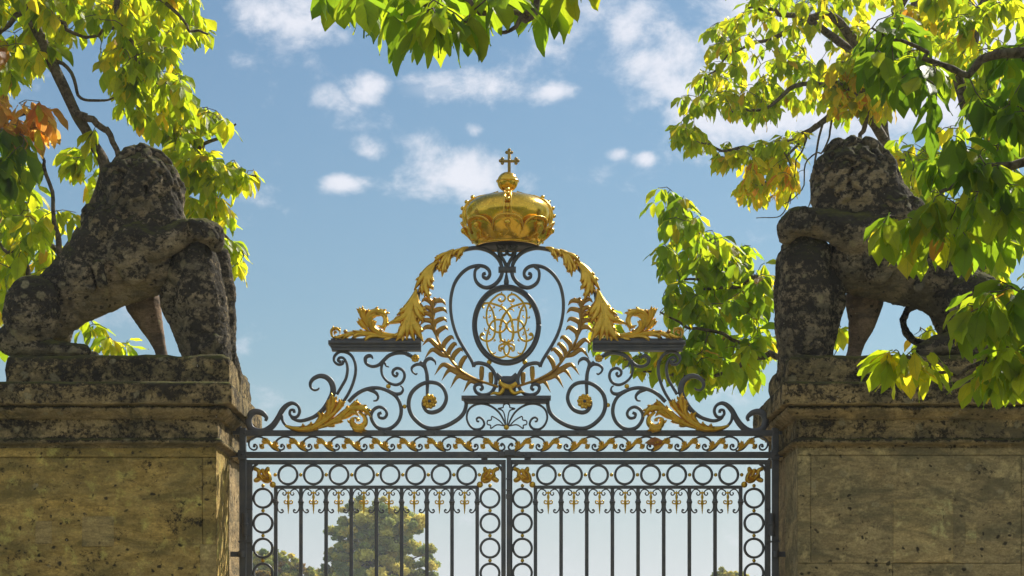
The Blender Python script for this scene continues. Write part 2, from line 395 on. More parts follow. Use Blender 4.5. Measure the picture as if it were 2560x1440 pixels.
def arc(cx, cy, rx, ry, a0, a1, n=24): return [(cx + rx * math.cos(R(a)), cy + ry * math.sin(R(a))) for a in np.linspace(a0, a1, n)]

# ------------------------------------------------------------------ ground
def fbm(p, s, o=4):
    v = 0; a = 1
    for _ in range(o): v += a * noise.noise(Vector(p) * s); s *= 2.1; a *= .5
    return v
gx = np.array([-1500, -600, -200, -60, -20, 0, 20, 60, 200, 600, 1500.])
GV = [(x, y, 0) for y in gx for x in gx]; n = len(gx)
GF = [(j * n + i, j * n + i + 1, (j + 1) * n + i + 1, (j + 1) * n + i) for j in range(n - 1) for i in range(n - 1)]
tag(part(None, 'ground', (GV, GF), ground_mat(), smooth=False), kind='structure')

# ------------------------------------------------------------------ pillars
PF, PB = -.82, .82
def swept_cornice(x0, x1, y0, y1, prof, seed, seg=.05, amp=.008):
    """profile (outset, z) carried round a rectangle with mitred corners, edges worn by noise"""
    pts = []
    cor = [(x0, y0), (x1, y0), (x1, y1), (x0, y1)]
    for i in range(4):
        a, b = np.array(cor[i], float), np.array(cor[(i + 1) % 4], float); L = np.linalg.norm(b - a); m = max(2, int(L / seg))
        nrm = np.array([(b - a)[1], -(b - a)[0]]) / L
        pa = np.array([(-1, -1), (1, -1), (1, 1), (-1, 1)][i], float); pb_ = np.array([(-1, -1), (1, -1), (1, 1), (-1, 1)][(i + 1) % 4], float)
        for k in range(m): 
            t = k / m; base = a + (b - a) * t
            dirv = pa if k == 0 else nrm
            pts.append((base, dirv, i))
    # densify the profile
    pr = []
    for (o1, z1), (o2, z2) in zip(prof[:-1], prof[1:]):
        m = max(1, int(math.hypot(o2 - o1, z2 - z1) / .012))
        for k in range(m): pr.append((o1 + (o2 - o1) * k / m, z1 + (z2 - z1) * k / m))
    pr.append(prof[-1])
    V = []
    for o, z in pr:
        for base, dv, i in pts:
            # shrink towards corner so straight runs stay straight while outset grows
            w, h = x1 - x0, y1 - y0; cx, cy = (x0 + x1) / 2, (y0 + y1) / 2
            x = cx + (base[0] - cx) * (w + 2 * o) / w; y = cy + (base[1] - cy) * (h + 2 * o) / h
            f = fbm((x + seed, y, z * 1.5), 5) * amp + fbm((x, y + seed, z), 26, 2) * amp * .45
            q = np.array([x, y]); nrm2 = dv / np.linalg.norm(dv)
            q = q + nrm2 * f * (1 + 4 * o)
            V.append((q[0], q[1], z + f * .6))
    n = len(pts); F = []
    for i in range(len(pr) - 1):
        for j in range(n): a = i * n + j; b = i * n + (j + 1) % n; F.append((a, b, b + n, a + n))
    F.append(tuple(range((len(pr) - 1) * n, len(pr) * n)))
    return np.array(V), F
CPROF = [(.002, 3.06), (.004, 3.082), (.034, 3.086), (.048, 3.10), (.036, 3.118), (.030, 3.122), (.012, 3.124), (.012, 3.14), (.012, 3.255), (.012, 3.262), (.036, 3.264), (.036, 3.275), (.055, 3.285),
         (.080, 3.305), (.090, 3.322), (.088, 3.336), (.070, 3.339), (.070, 3.348), (.120, 3.351), (.123, 3.358), (.123, 3.42), (.12, 3.485), (.105, 3.502), (.06, 3.512), (-.3, 3.53)]
CPROF = [(o, 1.6 + (z - 1.6) * 1.0323) for o, z in CPROF]
def rough_slab(x0, x1, z0, z1, yf, th, seed, amp=.004, seg=.035):
    """a block face with worn surface and softened arrises; front at y=yf, th thick behind"""
    nx = max(2, int((x1 - x0) / seg)); nz = max(2, int((z1 - z0) / seg)); V = []; F = []
    e = .004
    xs = np.concatenate([[x0, x0 + e], np.linspace(x0, x1, nx + 1)[1:-1], [x1 - e, x1]]); zs = np.concatenate([[z0, z0 + e], np.linspace(z0, z1, nz + 1)[1:-1], [z1 - e, z1]])
    for j, z in enumerate(zs):
        for i, x in enumerate(xs):
            edge = i in (0, len(xs) - 1) or j in (0, len(zs) - 1)
            d = fbm((x + seed, seed, z), 3, 4) * amp * .8 + abs(fbm((x, seed, z), 13, 3)) * amp * .5
            V.append((x, yf + (e * 1.2 if edge else 0) + d, z))
    n = len(xs)
    for j in range(len(zs) - 1):
        for i in range(n - 1): a = j * n + i; F.append((a, a + 1, a + n + 1, a + n))
    m = len(V)
    V += [(x0, yf + th, z0), (x1, yf + th, z0), (x1, yf + th, z1), (x0, yf + th, z1)]
    F += [tuple(list(range(n - 1, -1, -1)) + [m, m + 1]), tuple(list(range((len(zs) - 1) * n, len(zs) * n)) + [m + 2, m + 3])]
    F += [tuple([j * n for j in range(len(zs))] + [m + 3, m]), tuple([j * n + n - 1 for j in range(len(zs) - 1, -1, -1)] + [m + 1, m + 2])]
    return np.array(V), F
def pillar(side, label, m_shaft, m_patch, blocks, patches):
    inner = -2.070 if side < 0 else 2.071
    outer = inner + side * 1.66
    x0, x1 = min(inner, outer), max(inner, outer)
    t = thing('gate_pillar', ((x0 + x1) / 2, (PF + PB) / 2, 0), label, 'pillar', 'gate pillars')
    # core whose front stands 12 mm behind the facing blocks
    yj = -.12
    core = box(x0 + .006, x1 - .006, PF + .012, yj, 0, 3.118)
    # worn reveal: side face as a rough sheet
    ms = [core]
    k = (DIST + PF) / DIST
    def X(px): return CAMX + (px - 1280) * S * k
    def Zz(py): return CAMZ + (1650 - py) * S * k
    for i, (a, b, c, d) in enumerate(blocks):
        xa, xb = X(a), X(b)
        if a <= -900: xa = x0
        if b >= 3400: xb = x1
        if side < 0 and abs(b - 540) < 3: xb = inner
        if side > 0 and abs(a - 1995) < 3: xa = inner
        ms.append(rough_slab(xa - .0022, xb + (.0022 if abs(b - 540) > 3 else 0), max(0, Zz(d) - .0022), min(3.118, Zz(c) + .0022), PF, .3, 3.1 * i + side))
    part(t, 'shaft', join(*ms), m_shaft, smooth=False)
    # rough inner side face
    V, F = [], []
    ys = np.linspace(PF + .002, yj, 24); zs = np.linspace(0, 3.118, 80); 
    for z in zs:
        for y in ys:
            f = fbm((y, z, side * 4), 4) * .009 + fbm((y, z, 3), 18, 3) * .005
            V.append((inner - side * .004 + side * abs(f), y, z))
    n = len(ys)
    F = [(j * n + i, j * n + i + 1, (j + 1) * n + i + 1, (j + 1) * n + i) for j in range(len(zs) - 1) for i in range(n - 1)]
    part(t, 'reveal', (V, F), m_shaft, smooth=True)
    # rebate where the iron post stands
    V = []
    ys = np.linspace(yj, PB, 16)
    for z in zs:
        for i, y in enumerate(ys):
            f = fbm((y * 1.4, z * .6, side * 7), 5) * .02 + fbm((y, z * .35, 9), 22, 3) * .008
            V.append((inner + side * (.012 + abs(f)), y, z))
    n = len(ys); m = len(V)
    F = [(j * n + i, j * n + i + 1, (j + 1) * n + i + 1, (j + 1) * n + i) for j in range(len(zs) - 1) for i in range(n - 1)]
    B = box(*( (x0 + .006, x1 - .05) if side < 0 else (x0 + .05, x1 - .006)), yj, PB, 0, 3.118)
    part(t, 'rebate', join((V, F), B), M_JAMB, smooth=True, label='pale broken stone rebate behind the iron post')
    part(t, 'cornice', swept_cornice(x0, x1, PF, PB, CPROF, side * 3.3, .03, .0042), M_CORN, smooth=True)
    for i, (a, b, c, d) in enumerate(patches):
        xb = X(b); 
        if side < 0 and abs(b - 540) < 3: xb = inner + .002
        part(t, 'repair_stone', rough_slab(X(a), xb, Zz(d), Zz(c), PF - .004, .02, 5.5 + i, .0012), m_patch, smooth=False, label='smooth square repair stone let into the shaft')
    return t
pillar(-1, 'left stone gate pillar of yellow ochre ashlar, at the side of the gate without hanging front foliage', M_SHAFT_L, M_PATCH,
       [(-999, 540, 1100, 1142), (-999, 505, 1145.5, 1760), (-999, 505, 1762.5, 2160),
        (507.5, 540, 1145.5, 1360), (507.5, 540, 1362, 2160)],
       [(205, 285, 1291, 1367), (88, 130, 1303, 1360), (500, 540, 1361, 1560)])
pillar(1, 'right stone gate pillar of grey brown ashlar behind the hanging magnolia leaves', M_SHAFT_R, M_PATCHR,
       [(1995, 3500, 1100, 1137), (1995, 2026, 1139.5, 1407), (2028, 2552, 1139.5, 1407), (1995, 2231, 1409.5, 1760), (2233.5, 2552, 1409.5, 1760), (2554.5, 3500, 1139.5, 2160), (1995, 2552, 1762.5, 2160)],
       [(2233, 2383, 1248, 1406.5), (2413, 2441, 1305, 1360)])

# ------------------------------------------------------------------ lions
PLZ0, PLZ1 = 3.575, 3.806
def blobs_mesh(items, y0):
    """items: lists of (px, py, r_px, dy_px[, sx, sz, sy]) chains; spheres laid densely along each chain"""
    ms = []
    k = (DIST + y0) / DIST; u = S * k
    for ch in items:
        pts = [tuple(list(p) + [1, 1, 1])[:7] if len(p) == 4 else p for p in ch]
        def add(p):
            c = W(p[0], p[1], y0); c.y += p[3] * u
            ms.append(sphere(c, p[2] * u, 16, (p[4], p[6], p[5])))
        for a, b in zip(pts[:-1], pts[1:]):
            L = math.dist((a[0], a[1], a[3]), (b[0], b[1], b[3])); st = max(1, int(L / (min(a[2], b[2]) * .35 + 1)))
            for i in range(st): t = i / st; add([a[q] + (b[q] - a[q]) * t for q in range(7)])
        add(pts[-1])
    return join(*ms)
def mane_locks(cx, cy, rx, ry, rdy, dy0, n, seed, tilt=0, lo=-.75, hi=.95, rr=14, step=.30):
    """carved flame shaped locks laid in staggered rows over the mane"""
    rnd = random.Random(seed); out = []; row = 0; v = hi
    while v > lo:
        ph0 = math.asin(max(-1, min(1, v))); ring = max(4, int(2 * math.pi * math.cos(ph0) * rx / (rr * 2.15)))
        for i in range(ring):
            th = 2 * math.pi * (i + .5 * (row % 2)) / ring + rnd.uniform(-.1, .1); sg = rnd.choice((-1, 1)); ch = []
            lift = rnd.uniform(.99, 1.06)
            for s_ in range(6):
                t2 = th + sg * .13 * math.sin(s_ * 1.25); p2 = ph0 - s_ * .105
                r_ = rr * (.55, .95, 1.0, .85, .6, .3)[s_] * rnd.uniform(.92, 1.08); rad = lift + (.0, .02, .03, .03, .04, .05)[s_]
                ch.append((cx + rx * rad * math.cos(p2) * math.cos(t2), cy - ry * rad * math.sin(p2), r_ * .8, dy0 + rdy * rad * math.cos(p2) * math.sin(t2)))
            out.append(ch)
        v -= step * rnd.uniform(.9, 1.1); row += 1
    return out
def remeshed(parent, name, md, mat, voxel, smooth_it, amp, dispscale, label=None, at=None):
    o = part(parent, name, md, mat, label=label, at=at)
    r = o.modifiers.new('r', 'REMESH'); r.mode = 'VOXEL'; r.voxel_size = voxel; r.use_smooth_shade = True
    s = o.modifiers.new('s', 'SMOOTH'); s.factor = .5; s.iterations = smooth_it
    tx = bpy.data.textures.new(name, 'CLOUDS'); tx.noise_scale = dispscale; tx.noise_depth = 4
    d = o.modifiers.new('d', 'DISPLACE'); d.texture = tx; d.strength = amp; d.mid_level = .5; d.texture_coords = 'LOCAL'
    tx2 = bpy.data.textures.new(name, 'CLOUDS'); tx2.noise_scale = dispscale * .25; tx2.noise_depth = 3
    d2 = o.modifiers.new('d2', 'DISPLACE'); d2.texture = tx2; d2.strength = amp * .45; d2.mid_level = .5; d2.texture_coords = 'LOCAL'
    return o
LY = -.15
def plinth_mesh(px0, px1, seed):
    yf, yb = -.62, .60
    kf = (DIST + yf) / DIST
    x0, x1 = CAMX + (px0 - 1280) * S * kf, CAMX + (px1 - 1280) * S * kf
    V = []; F = []; rings = []
    nz = 9; per = []
    nx, ny = 46, 18
    for i in range(nx): per.append((x0 + (x1 - x0) * i / nx, yf))
    for i in range(ny): per.append((x1, yf + (yb - yf) * i / ny))
    for i in range(nx): per.append((x1 - (x1 - x0) * i / nx, yb))
    for i in range(ny): per.append((x0, yb - (yb - yf) * i / ny))
    cx, cy = (x0 + x1) / 2, (yf + yb) / 2
    hs = [(0, 0), (.01, .0), (.25, .004), (.5, .0), (.75, .004), (.88, .012), (.96, .03), (1, .06), (1, .2), (1, .5)]
    for h, ins in hs:
        for (x, y) in per:
            dx = max(-1, min(1, (x - cx) * 1e3)); 
            xx = cx + (x - cx) * (1 - ins / ((x1 - x0) / 2)); yy = cy + (y - cy) * (1 - ins / ((yb - yf) / 2))
            f = fbm((xx + seed, yy, h), 4) * .014 + fbm((xx, yy + seed, h), 17, 3) * .007
            sx_ = 1 if abs(x - x1) < 1e-6 else (-1 if abs(x - x0) < 1e-6 else 0); sy_ = -1 if abs(y - yf) < 1e-6 else (1 if abs(y - yb) < 1e-6 else 0)
            V.append((xx + sx_ * f, yy + sy_ * f, PLZ0 + (PLZ1 - PLZ0) * h + (f * .6 if h > .5 else 0)))
    n = len(per)
    for i in range(len(hs) - 1):
        for j in range(n): a = i * n + j; b = i * n + (j + 1) % n; F.append((a, b, b + n, a + n))
    F.append(tuple(range((len(hs) - 1) * n, len(hs) * n)))
    return np.array(V), F
def lion(label, body, far_leg, shield, plinth, seed):
    c = W((plinth[0] + plinth[1]) / 2, 900, LY)
    t = thing('lion_statue', (c.x, LY, PLZ0), label, 'statue', 'stone lions on the gate pillars')
    part(t, 'plinth', plinth_mesh(plinth[0], plinth[1], seed), M_CORN, smooth=True)
    remeshed(t, 'body', blobs_mesh(body, LY), M_LION, .0095, 2, .022, .08)
    remeshed(t, 'shield', blobs_mesh(shield, LY), M_LION, .011, 6, .022, .10, label='upright shield under the raised paw')
    remeshed(t, 'foreleg', blobs_mesh(far_leg, LY), M_LEG, .009, 5, .008, .12, label='pinkish clean foreleg on the far side')
# left
bodyL = [
    [(97, 797, 76, -82, .95, 1.12, .7), (100, 772, 70, -84, .95, 1, .7)],      # near haunch up to loin
    [(95, 800, 80, 72, .95, 1.1, .7), (120, 755, 65, 50), (160, 715, 60, 30)],
    [(60, 860, 50, -70, 1.1, .9, .7), (120, 883, 33, -80, 1, .8, .9), (190, 888, 25, -85, 1, .8, 1.1), (222, 890, 20, -85, 1, .85, 1.2)],  # hind foot
    [(60, 850, 50, 80), (140, 880, 30, 90), (215, 888, 22, 90)],
    [(75, 815, 60, 0, 1, 1.1, 1.1), (120, 785, 76, 0, 1, 1, .7), (172, 735, 84, 0, 1, 1, .72), (225, 692, 94, 0, .95, 1.0, .95), (270, 650, 106, 0, .95, 1.05, .9), (320, 640, 104, 0, 1, .98, .92), (370, 655, 88, 0, 1, .95, 1)],   # trunk
    [(145, 800, 40, 0), (200, 765, 45, 0), (280, 728, 46, 0), (350, 712, 38, 0), (385, 710, 30, 0)],
    [(352, 480, 90, 0, .98, 1.08, .95), (347, 520, 94, 0, 1.02, 1.0, 1), (308, 575, 90, 0, 1, 1, 1), (290, 600, 94, 0)],  # mane
    [(400, 510, 55, -20), (410, 560, 60, -30), (390, 600, 62, -40)],
    [(350, 620, 60, -60), (395, 630, 46, -72, 1, .95, 1), (440, 612, 36, -70), (475, 592, 32, -66), (510, 588, 34, -62, 1.05, .9, 1), (540, 598, 30, -60, 1, 1, 1), (548, 622, 20, -60)],  # raised arm and paw
    [(335, 640, 52, -88, 1, 1.15, .6), (350, 690, 36, -80, 1, 1, .6)], [(232, 690, 13, -92), (245, 735, 13, -86)], [(262, 680, 13, -100), (275, 725, 13, -92)],
    [(530, 585, 15, -85), (548, 610, 12, -88)], [(515, 582, 14, -95), (530, 612, 12, -98)], [(496, 580, 13, -100), (508, 606, 11, -104)],
    [(352, 520, 60, 90, 1, .8, .7), (352, 535, 42, 130, 1, .75, .7), (352, 560, 26, 140)],   # muzzle, looking away
    [(310, 430, 16, 70)], [(395, 430, 16, 70)],
    [(320, 388, 20, 0), (356, 378, 18, -10), (385, 388, 18, 0)],
    [(40, 790, 14, 90), (12, 840, 12, 105), (20, 890, 12, 110), (70, 895, 11, 115)],
]
bodyL += mane_locks(352, 488, 94, 108, 92, 0, 0, 4) + mane_locks(308, 575, 92, 90, 92, 0, 0, 5, lo=-.5, hi=.6)
shieldL = [[(505, 612, 30, -20, .9, 1, 1.5), (500, 680, 60, -20, .95, 1, 1.2), (505, 760, 72, -20, .95, 1, 1.1), (515, 830, 66, -20, .95, 1, 1.1), (530, 895, 52, -20, 1, 1, 1.2)],
           [(425, 690, 32, -10), (438, 760, 36, -10), (462, 830, 30, -10), (482, 890, 26, -10)],
           [(548, 640, 26, 5), (562, 720, 26, 10), (566, 800, 24, 10), (562, 880, 28, 10), (578, 935, 24, 25), (586, 975, 14, 40)],
           [(470, 650, 30, -40), (455, 690, 34, -40)], [(545, 860, 16, -75), (528, 885, 15, -82)], [(505, 868, 18, -70), (500, 900, 14, -82)]]
legL = [[(345, 745, 46, 70), (362, 790, 36, 72, .9, 1, 1), (378, 830, 22, 72), (390, 865, 15, 72), (396, 890, 17, 68), (412, 900, 16, 55, 1.3, .7, 1.4)]]
lion('stone lion statue on the left pillar, black crusted mane with yellow moss on top', bodyL, legL, shieldL, (15, 574), 1.7)
# right
bodyR = [
    [(2430, 800, 84, -82, .95, 1.1, .7), (2420, 770, 76, -84, .95, 1, .7)],
    [(2430, 800, 80, 72, .95, 1.1, .7), (2400, 745, 75, 50), (2360, 700, 75, 30)],
    [(2450, 860, 55, -70, 1.1, .9, .7), (2380, 868, 42, -80, 1, .8, .9), (2330, 878, 34, -85, 1, .8, 1.1), (2300, 888, 26, -85, 1, .85, 1.2)],
    [(2450, 850, 50, 80), (2380, 880, 30, 90), (2310, 888, 22, 90)],
    [(2440, 800, 70, 0, 1, 1.15, 1.1), (2410, 755, 80, 0), (2340, 690, 90, 0, .95, 1.0, .95), (2280, 650, 106, 0, .95, 1.05, .9), (2200, 650, 100, 0, 1, .98, .92), (2140, 655, 84, 0, 1, .95, 1)],
    [(2335, 755, 36, 0, 1, .8, 1), (2260, 722, 42, 0), (2180, 712, 36, 0), (2140, 710, 30, 0)],
    [(2138, 455, 95, 0, .98, 1.0, .95), (2160, 490, 98, 0, 1.08, 1.0, 1), (2212, 560, 92, 0, 1.02, 1, 1), (2240, 600, 94, 0)],
    [(2245, 520, 50, 0), (2290, 570, 50, 0)], [(2075, 500, 52, -20), (2090, 550, 52, -30)],
    [(2180, 600, 62, -60), (2125, 600, 50, -72), (2070, 580, 40, -70), (2030, 572, 36, -66), (1990, 566, 42, -62, .95, .9, 1), (1966, 580, 32, -60), (1957, 603, 20, -60)],
    [(2195, 640, 54, -86, 1, 1.15, .6), (2180, 690, 36, -80, 1, 1, .6)], [(2290, 690, 13, -92), (2280, 735, 13, -86)],
    [(1975, 552, 15, -88), (1960, 590, 13, -90)], [(1995, 550, 14, -98), (1982, 592, 13, -100)], [(2015, 556, 13, -102), (2003, 590, 12, -106)],
    [(2136, 490, 60, 90, 1, .8, .7), (2136, 510, 42, 130, 1, .75, .7), (2136, 535, 26, 140)],
    [(2100, 372, 18, 0), (2140, 362, 20, 0), (2180, 372, 18, 0)],
    [(2440, 700, 14, 60), (2360, 720, 10, 100), (2290, 755, 10, 110), (2276, 785, 10, 110), (2284, 815, 10, 105), (2305, 838, 10, 100), (2330, 845, 12, 100)],
]
bodyR += mane_locks(2140, 455, 98, 102, 94, 0, 0, 14) + mane_locks(2212, 560, 96, 90, 92, 0, 0, 15, lo=-.5, hi=.6)
shieldR = [[(2000, 610, 36, -20, 1.3, 1, 1.3), (2010, 680, 66, -20, 1, 1, 1.2), (2014, 760, 78, -20, .95, 1, 1.1), (2010, 840, 72, -20, .95, 1, 1.1), (2012, 895, 60, -20, 1, 1, 1.2)],
           [(2080, 680, 36, -10), (2078, 760, 36, -10), (2064, 830, 28, -10), (2056, 890, 26, -10)],
           [(1965, 650, 26, 5), (1962, 740, 28, 10), (1964, 830, 26, 10), (1972, 890, 26, 10), (1962, 930, 20, 25), (1962, 960, 14, 40)],
           [(2040, 640, 34, -40)], [(1990, 870, 18, -80), (1985, 900, 14, -88)], [(2030, 872, 18, -80), (2030, 900, 14, -88)]]
legR = [[(2172, 740, 50, 70), (2168, 790, 38, 72, .95, 1, 1), (2156, 835, 24, 72), (2148, 868, 19, 72), (2142, 892, 20, 66), (2120, 902, 18, 50, 1.4, .6, 1.4)]]
lion('stone lion statue on the right pillar, half hidden behind hanging green leaves', bodyR, legR, shieldR, (1972, 2560), 8.3)

# ------------------------------------------------------------------ gate: overthrow
ov = thing('gate_overthrow', (0, 0, CAMZ + (1650 - 1145) * S), 'wrought iron overthrow with gilded acanthus, oval monogram and golden crown above the gate leaves', 'ornamental gate')
def both(name, fn_or_md, mat, pts_list=None):
    pass
def P2(parent, name, build, mat, ax=None, smooth=True):
    """build(f) with f = identity or mirror on pixel lists; makes a part for each side"""
    a = part(parent, name, build(lambda P: P), mat, smooth=smooth)
    b = part(parent, name, build(lambda P: mir(P, ax)), mat, smooth=smooth)
    return a, b
def pavg(md): return None
# rails and posts
part(ov, 'top_rail', pbox(606, 1934, 1076, 1090, 0, .045), M_IRON, smooth=False)
part(ov, 'bottom_rail', pbox(606, 1934, 1130, 1145, 0, .050), M_IRON, smooth=False)
for (a, b) in ((599, 615), (1930, 1946)):
    part(ov, 'post', join(pbox(a, b, 1070, 2180, .002, .055), pbox(a - 3, b + 1, 1126, 1150, -.004, .075), pbox(a - 2, b + 2, 1352, 1356, 0, .068)), M_IRON, smooth=False)
for s_, (xa, xb) in ((-1, (570, 603)), (1, (1942, 1975))):
    part(ov, 'wall_bracket', join(pbox(xa, xb, 1131, 1143, .001, .03)), M_IRON, smooth=False)
    part(ov, 'wall_bracket', join(pbox(xa + (6 if s_ < 0 else -4), xb, 1379, 1392, .003, .03), lathe([(.0, -.024), (.026, -.024), (.028, 0), (.026, .024), (0, .024)], G(606 if s_ < 0 else 1938, 1385.5, -.03), 14)), M_IRON, smooth=False)
    part(ov, 'wall_bracket', pbox(xa + 6, xb, 1066, 1086, .003, .036), M_IRON, smooth=False)
for x in (742, 963, 1088, 1443, 1569, 1796, 612, 1937):
    part(ov, 'rivet', sphere(G(x, 1083, -.024), .010, 10, (1, .5, 1)), M_IRON)
for x in (607, 1938, 1198, 1220, 1310, 1332):
    part(ov, 'rivet', sphere(G(x, 1138, -.028 if 1000 < x < 1900 else -.045), .011, 8, (1, .6, 1)), M_IRON)

def S6(nm, P, w, d=.03, n=5): return P2(ov, nm, lambda f: strap(f(Z6(P)), w, d, n), M_IRON)
S6('scroll', [(278, 800), (286, 765), (250, 728), (195, 712), (145, 730), (118, 790), (140, 865), (205, 900), (275, 895), (345, 845), (395, 775), (435, 700), (480, 652), (530, 632), (580, 655), (600, 705), (580, 755), (540, 765), (508, 740), (513, 700), (545, 698), (548, 722)],
   [6, 13, 16, 16, 17, 14, 12, 8, 7, 7, 6, 7], .04)
S6('scroll', [(430, 740), (440, 800), (480, 850), (540, 880), (600, 885)], [7, 7, 6])
S6('scroll', [(515, 740), (530, 775), (590, 798), (650, 792), (740, 758), (820, 695), (880, 610), (915, 520), (900, 440), (855, 392), (795, 376), (735, 398), (702, 440), (705, 485), (735, 510), (768, 505), (785, 488)], [5, 8, 9, 14, 15, 11, 8, 5, 3], .035)
S6('scroll', [(950, 550), (1000, 465), (1035, 400), (1050, 320), (1040, 250), (1010, 208), (975, 205), (962, 232), (990, 245)], [7, 7, 6, 7])
S6('scroll', [(1010, 620), (1060, 540), (1100, 450), (1125, 350), (1122, 260), (1090, 190), (1040, 155), (975, 150), (928, 190), (925, 238), (960, 268), (1000, 262), (1012, 232)], [7, 7, 7, 6, 7])
S6('scroll', [(1060, 620), (1120, 560), (1190, 515), (1280, 490), (1370, 495), (1450, 530), (1510, 575), (1545, 640), (1555, 720), (1530, 800), (1470, 860), (1400, 880), (1330, 860), (1283, 800), (1272, 740), (1300, 690), (1350, 668), (1400, 690), (1420, 735), (1395, 772), (1352, 768), (1342, 735), (1370, 722)],
   [9, 9, 8, 9, 9, 9, 8, 7, 7, 7], .035)
S6('scroll', [(1240, 500), (1310, 530), (1338, 570), (1325, 605), (1293, 612)], [9, 8, 5, 3])
S6('scroll', [(1430, 515), (1500, 545), (1550, 540), (1572, 510), (1565, 482), (1548, 470)], [9, 8, 5, 3])
S6('scroll', [(1288, 215), (1275, 192), (1245, 188), (1218, 212), (1228, 260), (1280, 287), (1340, 275), (1390, 230), (1440, 185), (1510, 162), (1590, 165), (1660, 200)], [3, 9, 9, 7, 8, 9, 8, 6])
for k_, (x, y) in enumerate([(1605, 168), (1620, 175), (1635, 182), (1650, 192)]):
    P2(ov, 'twist_bead', lambda f, x=x, y=y: strap(f(Z6([(x + 3, y - 18), (x - 3, y + 18)])), 3.5, .03, 2), M_IRON)
S6('scroll', [(1730, 245), (1775, 290), (1795, 350), (1800, 400), (1803, 440)], [9, 9, 10])
S6('scroll', [(1708, 352), (1690, 360), (1660, 335), (1655, 300), (1690, 272), (1740, 268), (1785, 300)], [3, 5, 7, 9])
S6('scroll', [(1880, 272), (1872, 238), (1835, 212), (1795, 225), (1775, 260), (1785, 310)], [2, 8, 9, 9])
S6('scroll', [(1395, 225), (1370, 290), (1378, 370), (1430, 432), (1500, 460), (1560, 437), (1587, 380), (1570, 325), (1520, 303), (1480, 325), (1478, 362), (1505, 380), (1522, 355), (1505, 345)], [7, 6, 7, 7, 7, 6, 5])
S6('scroll', [(1398, 250), (1415, 283), (1442, 292)], [6, 2])
S6('scroll', [(1803, 440), (1800, 520), (1800, 600), (1815, 625)], [9, 7, 8])
S6('scroll', [(1772, 590), (1762, 650), (1795, 705), (1850, 720), (1920, 695), (1965, 640), (1980, 570), (1950, 490), (1890, 445), (1800, 438), (1720, 470), (1650, 540), (1625, 640), (1650, 740), (1720, 820), (1800, 865), (1880, 870), (1980, 845), (2080, 790), (2140, 730), (2165, 660), (2165, 592)],
   [8, 10, 9, 9, 10, 10, 10, 9], .04, 6)
# pedestal with palmette
part(ov, 'pedestal_shelf', join(pbox(1154, 1377, 991, 1000, 0, .12), pbox(1159, 1372, 1000, 1004, 0, .10), pbox(1162, 1369, 1004, 1009, 0, .085)), M_IRON, smooth=False)
def S8(nm, P, w, d=.028, mat=M_IRON, n=5, parent=None, rnd=False, y=0): return P2(parent or ov, nm, lambda f: strap(f(Z8(P)), w, d, n, rnd=rnd, y=y), mat)
S8('scroll', [(262, 1252), (245, 1250), (240, 1230), (262, 1218), (292, 1238), (303, 1278), (275, 1312), (225, 1317), (180, 1283), (157, 1220), (175, 1152), (230, 1112), (300, 1105), (370, 1130), (430, 1180), (470, 1250), (485, 1295)], [4, 5, 6, 5, 5, 4])
part(ov, 'palmette', join(
    strap(Z8([(484, 1290), (474, 1200), (455, 1160), (420, 1145), (460, 1135), (465, 1115), (490, 1102), (515, 1115), (520, 1135), (560, 1145), (520, 1160), (505, 1200), (494, 1290)]), 3.2, .02, 5),
    strap(Z8([(475, 1292), (430, 1245), (370, 1210), (362, 1238), (332, 1246), (330, 1275), (357, 1285), (360, 1310), (410, 1280), (470, 1288)]), 3.2, .02, 5),
    strap(mir(Z8([(475, 1292), (430, 1245), (370, 1210), (362, 1238), (332, 1246), (330, 1275), (357, 1285), (360, 1310), (410, 1280), (470, 1288)])), 3.2, .022, 5)), M_IRON)
# lyre
S8('scroll', [(212, 790), (232, 766), (280, 765), (340, 787), (385, 840), (403, 900), (390, 970), (350, 1018), (290, 1030), (240, 1010), (222, 970), (240, 943), (275, 943), (290, 972), (268, 990)], [9, 9, 9, 8, 8, 7], .04)
part(ov, 'plate', join(pbox(1246, 1290, 940, 990, .004, .02), strap(Z8([(400, 860), (450, 900), (490, 905), (530, 900), (580, 860)]), 14, .018)), M_IRON)
def S4(nm, P, w, d=.035, mat=M_IRON, n=5, rnd=False): return P2(ov, nm, lambda f: strap(f(Z4(P)), w, d, n, rnd=rnd), mat)
S4('heart_frame', [(1820, 1425), (1790, 1350), (1680, 1170), (1620, 1050), (1580, 920), (1560, 780), (1565, 640), (1600, 500), (1670, 390), (1760, 318), (1860, 290), (1940, 300), (1990, 340), (2000, 392), (1970, 432), (1930, 418), (1928, 385), (1955, 375)], [8, 8, 8, 8, 8, 8, 8, 7], .04)
S4('arch', [(1885, 300), (1838, 340), (1832, 420), (1860, 485), (1920, 528), (1985, 535), (2055, 502), (2112, 440), (2138, 370), (2132, 290), (2100, 220), (2040, 155), (1960, 112), (1860, 90), (1760, 100), (1690, 118), (1600, 160), (1480, 240), (1380, 330), (1290, 430), (1225, 540), (1195, 640), (1190, 800), (1185, 1000), (1190, 1150)],
   [6, 8, 9, 9, 9, 9, 10, 9, 8, 7], .045)
S4('scroll', [(2152, 68), (2135, 78), (2128, 55), (2148, 38), (2172, 52), (2172, 90), (2140, 112), (2100, 95), (2082, 60), (2100, 25), (2140, 15), (2185, 40)][::-1], [5, 5, 6, 6, 5])
S4('scroll', [(2095, 90), (2105, 160), (2150, 220), (2178, 280), (2182, 345)], [6, 8, 8])
S4('scroll', [(2120, 140), (2150, 170), (2185, 155), (2180, 120)], [5, 6, 5])
part(ov, 'collar', join(pbox(1246, 1290, 668, 681, 0, .065, .005)), M_IRON)
